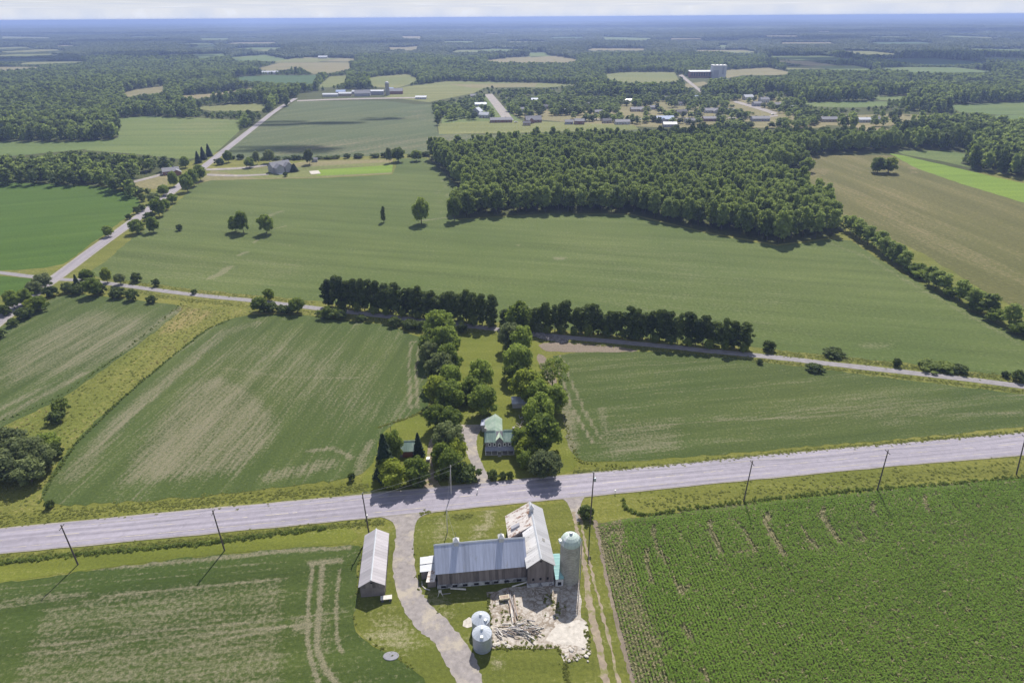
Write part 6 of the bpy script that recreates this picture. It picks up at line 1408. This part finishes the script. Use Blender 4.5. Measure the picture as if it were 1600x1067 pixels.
for b_, t_, lb in PL:
    x, y = G(*b_); h = pole_h(b_, t_[1]); tx, ty = G(*t_, h)
    t = thing('utility_pole', lb, 'utility pole', (x, y, 0), 0, 'utility poles along the highway')
    MB().tube([(0, 0, 0), (tx-x, ty-y, h)], .20, 8, .13).obj('shaft', M['pole'], t)
    o = MB().box(-1.1, 1.1, -.06, .06, h-.75, h-.6).obj('crossarm', M['pole'], t); o.location = (tx-x, ty-y, 0); o.rotation_euler = (0, 0, RD(96))
    for s in (-1, 0, 1): q = MB().lathe([(.06, h-.6+(.6 if s == 0 else 0)), (.07, h-.4+(.6 if s == 0 else 0))], 6, s*1.0, 0).obj('insulator', M['ceram'], t); q.location = (tx-x, ty-y, 0); q.rotation_euler = (0, 0, RD(96))
    TOPS.append((tx, ty, h))
t = thing('transformer_can', 'grey transformer can hanging on the pole by the farm track', 'transformer', (TOPS[3][0]+.35, TOPS[3][1]-.2, 0))
MB().lathe([(.28, TOPS[3][2]-2.6), (.3, TOPS[3][2]-1.6), (.1, TOPS[3][2]-1.5)], 10).obj('can', M['galv'], t)
def wire(a, b_, sag, label, r=.022):
    n = 14; pts = [(a[0]+(b_[0]-a[0])*i/n, a[1]+(b_[1]-a[1])*i/n, a[2]+(b_[2]-a[2])*i/n-sag*4*(i/n)*(1-i/n)) for i in range(n+1)]
    MB().tube(pts, r, 4).obj('overhead_wire', M['wire'], None, label=label, cat='wire', group='wires strung along the highway')
for i in range(len(TOPS)-1):
    a, b_ = TOPS[i], TOPS[i+1]
    for s, dz, w_ in ((-1, -.4, 'road side'), (1, -.4, 'field side'), (0, .15, 'top')):
        wire((a[0]+s*.1, a[1]+s*1.0, a[2]+dz), (b_[0]+s*.1, b_[1]+s*1.0, b_[2]+dz), .9, '%s wire of the %s span of the highway line counted from the left' % (w_, ORD[i]))
# pale service pole by the farmhouse hedge and its lines
x, y = G(705, 772); hp = pole_h((705, 772), 727); t = thing('service_pole', 'pale slim service pole at the highway in front of the farmhouse trees', 'utility pole', (x, y, 0))
MB().tube([(0, 0, 0), (.25, 0, hp)], .13, 8, .1).obj('shaft', M['woodwhite'], t); MB().box(-.1, .6, -.05, .05, hp-.5, hp-.4).obj('bracket', M['hoop'], t)
sp = (x+.2, y, hp)
wire(TOPS[2], (sp[0], sp[1], hp-.3), .5, 'pale wire crossing the highway to the service pole, upper one', .03); wire((TOPS[2][0], TOPS[2][1], TOPS[2][2]-1.6), (sp[0], sp[1], hp-1.6), .6, 'pale wire crossing the highway to the service pole, lower one', .03)
wire((sp[0], sp[1], hp-.3), (-6.5, 165, 5.2), .5, 'service wire from the pale pole to the farmhouse')
x, y = G(699, 832); h2 = pole_h((699, 832), 795); t = thing('service_pole', 'short pale service pole with a bent cable between highway and barn', 'utility pole', (x, y, 0))
MB().tube([(0, 0, 0), (.2, 0, h2)], .12, 8, .09).obj('shaft', M['woodwhite'], t); wire((x+.2, y, h2), (sp[0], sp[1], hp-.5), .5, 'wire from the short pale pole over the highway to the pale service pole'); wire((x+.2, y, h2), (*loc(5.1, 4.7), 10.0), .4, 'wire from the short pale pole down to the barn roof')

# small white marker posts
for px, py, lb in ((961, 771, 'tiny white marker post at the highway edge right of the farm track'), (574, 810, 'tiny white marker post at the highway edge above the long shed'), (746, 770, 'mailbox post at the end of the curved driveway')):
    x, y = G(px, py); t = thing('marker_post', lb, 'post', (x, y, 0)); MB().box(-.07, .07, -.07, .07, 0, 1.0).obj('shaft', M['trim'], t); MB().box(-.16, .16, -.22, .22, 1.0, 1.25).obj('head', M['trim'], t)

# ------------------------------------------------------------ weeds, ditches, corn: what nobody could count
def tuft_mesh(name, seed, n, w, h, m, size=.12):
    r = np.random.default_rng(seed); a = r.uniform(0, 6.28, n); q = np.sqrt(r.uniform(0, 1, n))*w/2; z = r.uniform(.1, 1, n)*h*(1-.5*(q/(w/2))**2)
    Pn = np.stack([q*np.cos(a), q*np.sin(a), z], 1); N = np.stack([np.cos(a)*.6, np.sin(a)*.6, np.full(n, .7)], 1)+r.normal(size=(n, 3))*.5
    Q = leaf_quads(Pn, N, size, r); return quads_mesh(name, Q, n, m)
TUFT = [tuft_mesh('weed_tuft', 500+i, 34, 1.1, .75, M['weed'], .17) for i in range(4)]
REED = [tuft_mesh('dry_tuft', 520+i, 34, 1.1, .85, M['reed'], .16) for i in range(4)]
DARK = [tuft_mesh('ditch_tuft', 540+i, 40, 1.2, 1.1, M['shrub'], .18) for i in range(3)]
def along_band(px, n, w, z=0.03):
    L_ = GL(px); seg = [hypot(L_[i+1][0]-L_[i][0], L_[i+1][1]-L_[i][1]) for i in range(len(L_)-1)]; T = sum(seg); out = []
    for _ in range(n):
        d = random.uniform(0, T); i = 0
        while i < len(seg)-1 and d > seg[i]: d -= seg[i]; i += 1
        f = min(1, d/seg[i]); a, b_ = L_[i], L_[i+1]; nx, ny = -(b_[1]-a[1])/seg[i], (b_[0]-a[0])/seg[i]; o = random.gauss(0, w/2)
        out.append((a[0]+(b_[0]-a[0])*f+nx*o, a[1]+(b_[1]-a[1])*f+ny*o, z))
    return out
def tufts(name, pts, variants, s0=.6, s1=1.3, zf=1.0):
    n = len(pts); s = rng.uniform(s0, s1, (n, 1)); S3 = np.concatenate([s, s, s*rng.uniform(.7, 1.2, (n, 1))*zf], 1); scatter(name, np.array(pts), rng.uniform(0, 6.28, n), S3, variants)
tufts('ditch_weeds', along_band([(-100, 893), (0, 880), (60, 872), (170, 862), (330, 848), (450, 832), (510, 824)], 750, .7)
      + along_band([(1040, 800), (1100, 792), (1200, 780), (1300, 770), (1400, 762), (1500, 755), (1600, 746), (1700, 738)], 650, 1.0)+along_band([(974, 779), (976, 793), (990, 801), (1008, 805), (1045, 800)], 110, .5), DARK, .25, .75)
tufts('roadside_weeds', along_band([(-100, 886), (0, 874), (170, 858), (330, 843), (450, 829), (600, 815)], 1400, 1.4)
      + along_band([(-100, 822), (0, 812), (240, 792), (540, 765), (575, 762)], 1300, 3.0)+along_band([(895, 737), (1000, 731), (1200, 710), (1400, 692), (1600, 675), (1800, 655)], 1500, 1.2)
      + along_band([(1000, 788), (1100, 778), (1200, 767), (1300, 758), (1400, 748), (1500, 738), (1600, 728), (1700, 718)], 800, 4.2)
      + along_band([(100, 446), (200, 455), (300, 470), (400, 479), (500, 489), (600, 501), (700, 513), (850, 528)], 1500, 2.6)+along_band([(850, 531), (1000, 544), (1200, 564), (1400, 588), (1600, 612), (1740, 628)], 1600, 1.6)
      + along_band([(160, 436), (300, 455), (400, 465), (490, 474)], 700, 2.6)+along_band([(1190, 550), (1300, 560), (1400, 571), (1500, 583), (1600, 594), (1740, 610)], 1500, 2.8)
      + along_band([(655, 803), (672, 799)], 50, .7)+along_band([(707, 808), (722, 809), (738, 804)], 90, .9), TUFT, .25, .75, .45)
sx, sy = [], []
STR = GL([(285, 476), (400, 488), (360, 498), (322, 514), (268, 556), (188, 624), (118, 694), (78, 752), (58, 788), (-100, 826), (-110, 724), (0, 668), (100, 624), (180, 567), (240, 522)])
X, Y = jitter_grid(-220, -40, 130, 300, 1.15); k = inside(X, Y, STR); X, Y = X[k], Y[k]; q = vnoise(X, Y, 26, 21)+.5*vnoise(X, Y, 7, 22); k = rng.uniform(0, 1, len(X)) < .38; X, Y, q = X[k], Y[k], q[k]
pts = np.stack([X, Y, np.full(len(X), .03)], 1); d_ = q > .88
tufts('overgrown_weeds', pts[~d_], TUFT, .3, .85, .5); tufts('dry_overgrown_weeds', pts[d_], REED, .3, .8, .5)
tufts('field_edge_weeds', along_band([(285, 474), (240, 512), (180, 560), (100, 615), (0, 662)], 110, .8)+along_band([(360, 500), (325, 514), (270, 556), (190, 624), (118, 694), (80, 750), (62, 786)], 420, .5), DARK, .3, .6)
tufts('lane_edge_weeds', along_band([(648, 855), (652, 900), (660, 925), (690, 955)], 14, 1.2)+along_band([(884, 1036), (884, 1050), (888, 1070), (886, 1100)], 160, .6)+along_band([(565, 845), (561, 900), (556, 970), (590, 1008), (650, 1046)], 50, .6)+along_band([(592, 668), (640, 652), (668, 640)], 120, .6)+along_band([(872, 600), (888, 680), (905, 722), (990, 732)], 180, .8), TUFT, .25, .5)
tufts('yard_weeds', along_band([(770, 945), (800, 965), (830, 1005)], 90, 3.5)+along_band([(768, 1012), (872, 1011), (884, 1034), (920, 1020), (917, 975)], 150, .5)+along_band([(850, 930), (880, 960)], 50, 2.5)+along_band([(764, 930), (766, 1010)], 70, .5), TUFT, .25, .6)
tufts('grey_brush', along_band([(835, 523), (850, 528), (868, 531), (885, 534)], 260, 1.3), [with_mat(v, M['woodgrey'], 'brush') for v in DARK], .7, 1.3)

# corn: plants set out in rows, thinned where the stand is bare
def corn_plants(U, V_, ang, name, dens):
    pass
cp = GL(CORN); ca, sa = cos(a_corn), sin(a_corn); top_line = GL([(931, 817), (1045, 803), (1180, 786), (1381, 766), (1600, 747), (1800, 732)])
r_ = np.random.default_rng(77)
# rows parallel to the left edge
xs = np.array([p[0] for p in cp]); ys = np.array([p[1] for p in cp]); cx0, cy0 = cp[0]
uu = (xs-cx0)*ca+(ys-cy0)*sa; vv = -(xs-cx0)*sa+(ys-cy0)*ca
RU = np.arange(uu.min(), uu.max(), .42); RV = np.arange(vv.min(), vv.max(), .76)
UU, VV = np.meshgrid(RU, RV); UU = UU.ravel()+r_.uniform(-.15, .15, UU.size); VV = VV.ravel()+r_.uniform(-.06, .06, VV.size)
X = cx0+UU*ca-VV*sa; Y = cy0+UU*sa+VV*ca
k = inside(X, Y, cp) & (Y > 70); X, Y = X[k], Y[k]
dt = np.min([seg_dist(X, Y, top_line[i], top_line[i+1]) for i in range(len(top_line)-1)], axis=0)
k = dt > 9.5+1.5*np.sin(X*.23); X1, Y1 = X[k], Y[k]
# headland rows parallel to the road
a_h = atan2(top_line[-1][1]-top_line[0][1], top_line[-1][0]-top_line[0][0]); hx, hy = cos(a_h), sin(a_h)
UU, VV = np.meshgrid(np.arange(-20, 260, .42), np.arange(-60, 40, .76)); UU = UU.ravel()+r_.uniform(-.15, .15, UU.size); VV = VV.ravel()+r_.uniform(-.06, .06, VV.size)
X = cx0+UU*hx-VV*hy; Y = cy0+UU*hy+VV*hx
k = inside(X, Y, cp); X, Y = X[k], Y[k]; dt = np.min([seg_dist(X, Y, top_line[i], top_line[i+1]) for i in range(len(top_line)-1)], axis=0)
k = (dt <= 9.5+1.5*np.sin(X*.23)) & (dt > .8); X = np.concatenate([X1, X[k]]); Y = np.concatenate([Y1, Y[k]])
k = np.abs(X) < Y*1.05+26; X, Y = X[k], Y[k]
br = bare_of(X, Y, CORNM); thin = br+.25*(vnoise(X, Y, 14, 31)-.5)+.2*(vnoise(X, Y, 3, 32)-.5)
left = np.clip(1-(seg_dist(X, Y, G(931, 817), G(1010, 1140)))/9, 0, 1)
ok = r_.uniform(0, 1, len(X)) > np.clip(thin*1.0, 0, .93); X, Y, thin, left = X[ok], Y[ok], thin[ok], left[ok]
def corn_mesh(name, X, Y, hmul, m, nl=6):
    n = len(X); Q = []
    hh = 1.15*hmul*(.8+.35*vnoise(X, Y, 11, 41))*r_.uniform(.85, 1.12, n)
    for i in range(nl):
        a = r_.uniform(0, 6.28, n); z0 = hh*r_.uniform(.25, .8, n); ln = r_.uniform(.32, .55, n)*np.clip(hmul, .55, 1); w = r_.uniform(.06, .10, n); c, s = np.cos(a), np.sin(a)
        z1 = z0+hh*r_.uniform(.08, .28, n)
        p0 = np.stack([X-s*w, Y+c*w, z0], 1); p1 = np.stack([X+s*w, Y-c*w, z0], 1)
        p2 = np.stack([X+c*ln+s*w*.6, Y+s*ln-c*w*.6, z1], 1); p3 = np.stack([X+c*ln-s*w*.6, Y+s*ln+c*w*.6, z1], 1)
        Q.append(np.stack([p0, p1, p2, p3], 1))
    Q = np.concatenate(Q).reshape(-1, 3); return quads_mesh(name, Q, n*nl, m)
hm = np.clip(1.05-.55*thin-.45*left, .35, 1.1); pale = (thin > .30) | ((left > .25) & (r_.uniform(0, 1, len(X)) < .5)); pale |= r_.uniform(0, 1, len(X)) < .04
link('corn_crop', corn_mesh('corn_crop', X[~pale], Y[~pale], hm[~pale], M['corn']), kind='stuff'); link('thin_corn', corn_mesh('thin_corn', X[pale], Y[pale], hm[pale], M['corndry'], 4), kind='stuff'); print('corn', len(X))

# ------------------------------------------------------------ clouds high above the land beyond (they cast the far shade)
m, n, l = mat('cloud'); P(n).inputs['Base Color'].default_value = (.85, .85, .87, 1); P(n).inputs['Roughness'].default_value = 1
tr = n.new('ShaderNodeBsdfTransparent'); ms = n.new('ShaderNodeMixShader'); ms.inputs[0].default_value = 0.5; l.new(tr.outputs[0], ms.inputs[1]); l.new(P(n).outputs[0], ms.inputs[2]); l.new(ms.outputs[0], n['Material Output'].inputs[0]); M['cloud'] = m
CZ = 1000.0; sh = CZ/math.tan(SUN_EL)
def cloud(px, py, w, d, seed, gx=None):
    x, y = G(px, py) if gx is None else gx
    x += sh*sin(SUN_AZ); y += sh*cos(SUN_AZ); r = np.random.default_rng(seed); V = []; F = []; k = 0
    for i in range(9):
        c = np.array([r.uniform(-.4, .4)*w, r.uniform(-.4, .4)*d, r.uniform(0, .06)*w]); s = np.array([w*r.uniform(.14, .3), d*r.uniform(.14, .3), min(w, d)*.08])
        v = ICO2[0]*s*(1+r.uniform(-.12, .12, (len(ICO2[0]), 1)))+c; V.append(v); F += [tuple(q+k for q in f) for f in ICO2[1]]; k += len(v)
    link('cloud', mesh_np('cloud', np.concatenate(V), F, (M['cloud'],), True), None, (x, y, CZ), kind='structure')
cloud(455, 233, 110, 40, 1); cloud(470, 193, 150, 45, 2); cloud(600, 186, 60, 30, 3); cloud(1120, 216, 330, 110, 4); cloud(1330, 222, 260, 60, 5)
cloud(60, 92, 1100, 420, 6); cloud(300, 95, 500, 240, 7); cloud(1560, 97, 1300, 420, 8); cloud(1380, 92, 700, 300, 9); cloud(1300, 63, 2600, 700, 10); cloud(300, 52, 3600, 1400, 11); cloud(900, 44, 6000, 2600, 12); cloud(600, 70, 900, 400, 14); cloud(1500, 50, 4000, 1500, 15); cloud(120, 68, 1500, 500, 16)

# ------------------------------------------------------------ haze
b = MB(); b.box(-40000, 40000, -600, 42000, -1.0, 124.0)
hm_ = bpy.data.materials.new('haze'); hm_.use_nodes = True; nn = hm_.node_tree.nodes; nn.remove(nn['Principled BSDF'])
pv = nn.new('ShaderNodeVolumePrincipled'); pv.inputs['Color'].default_value = (0.40, 0.54, 0.98, 1); pv.inputs['Density'].default_value = 1.4e-4; pv.inputs['Anisotropy'].default_value = 0.2
hm_.node_tree.links.new(pv.outputs[0], nn['Material Output'].inputs['Volume'])
o = b.obj('haze', hm_, kind='stuff')
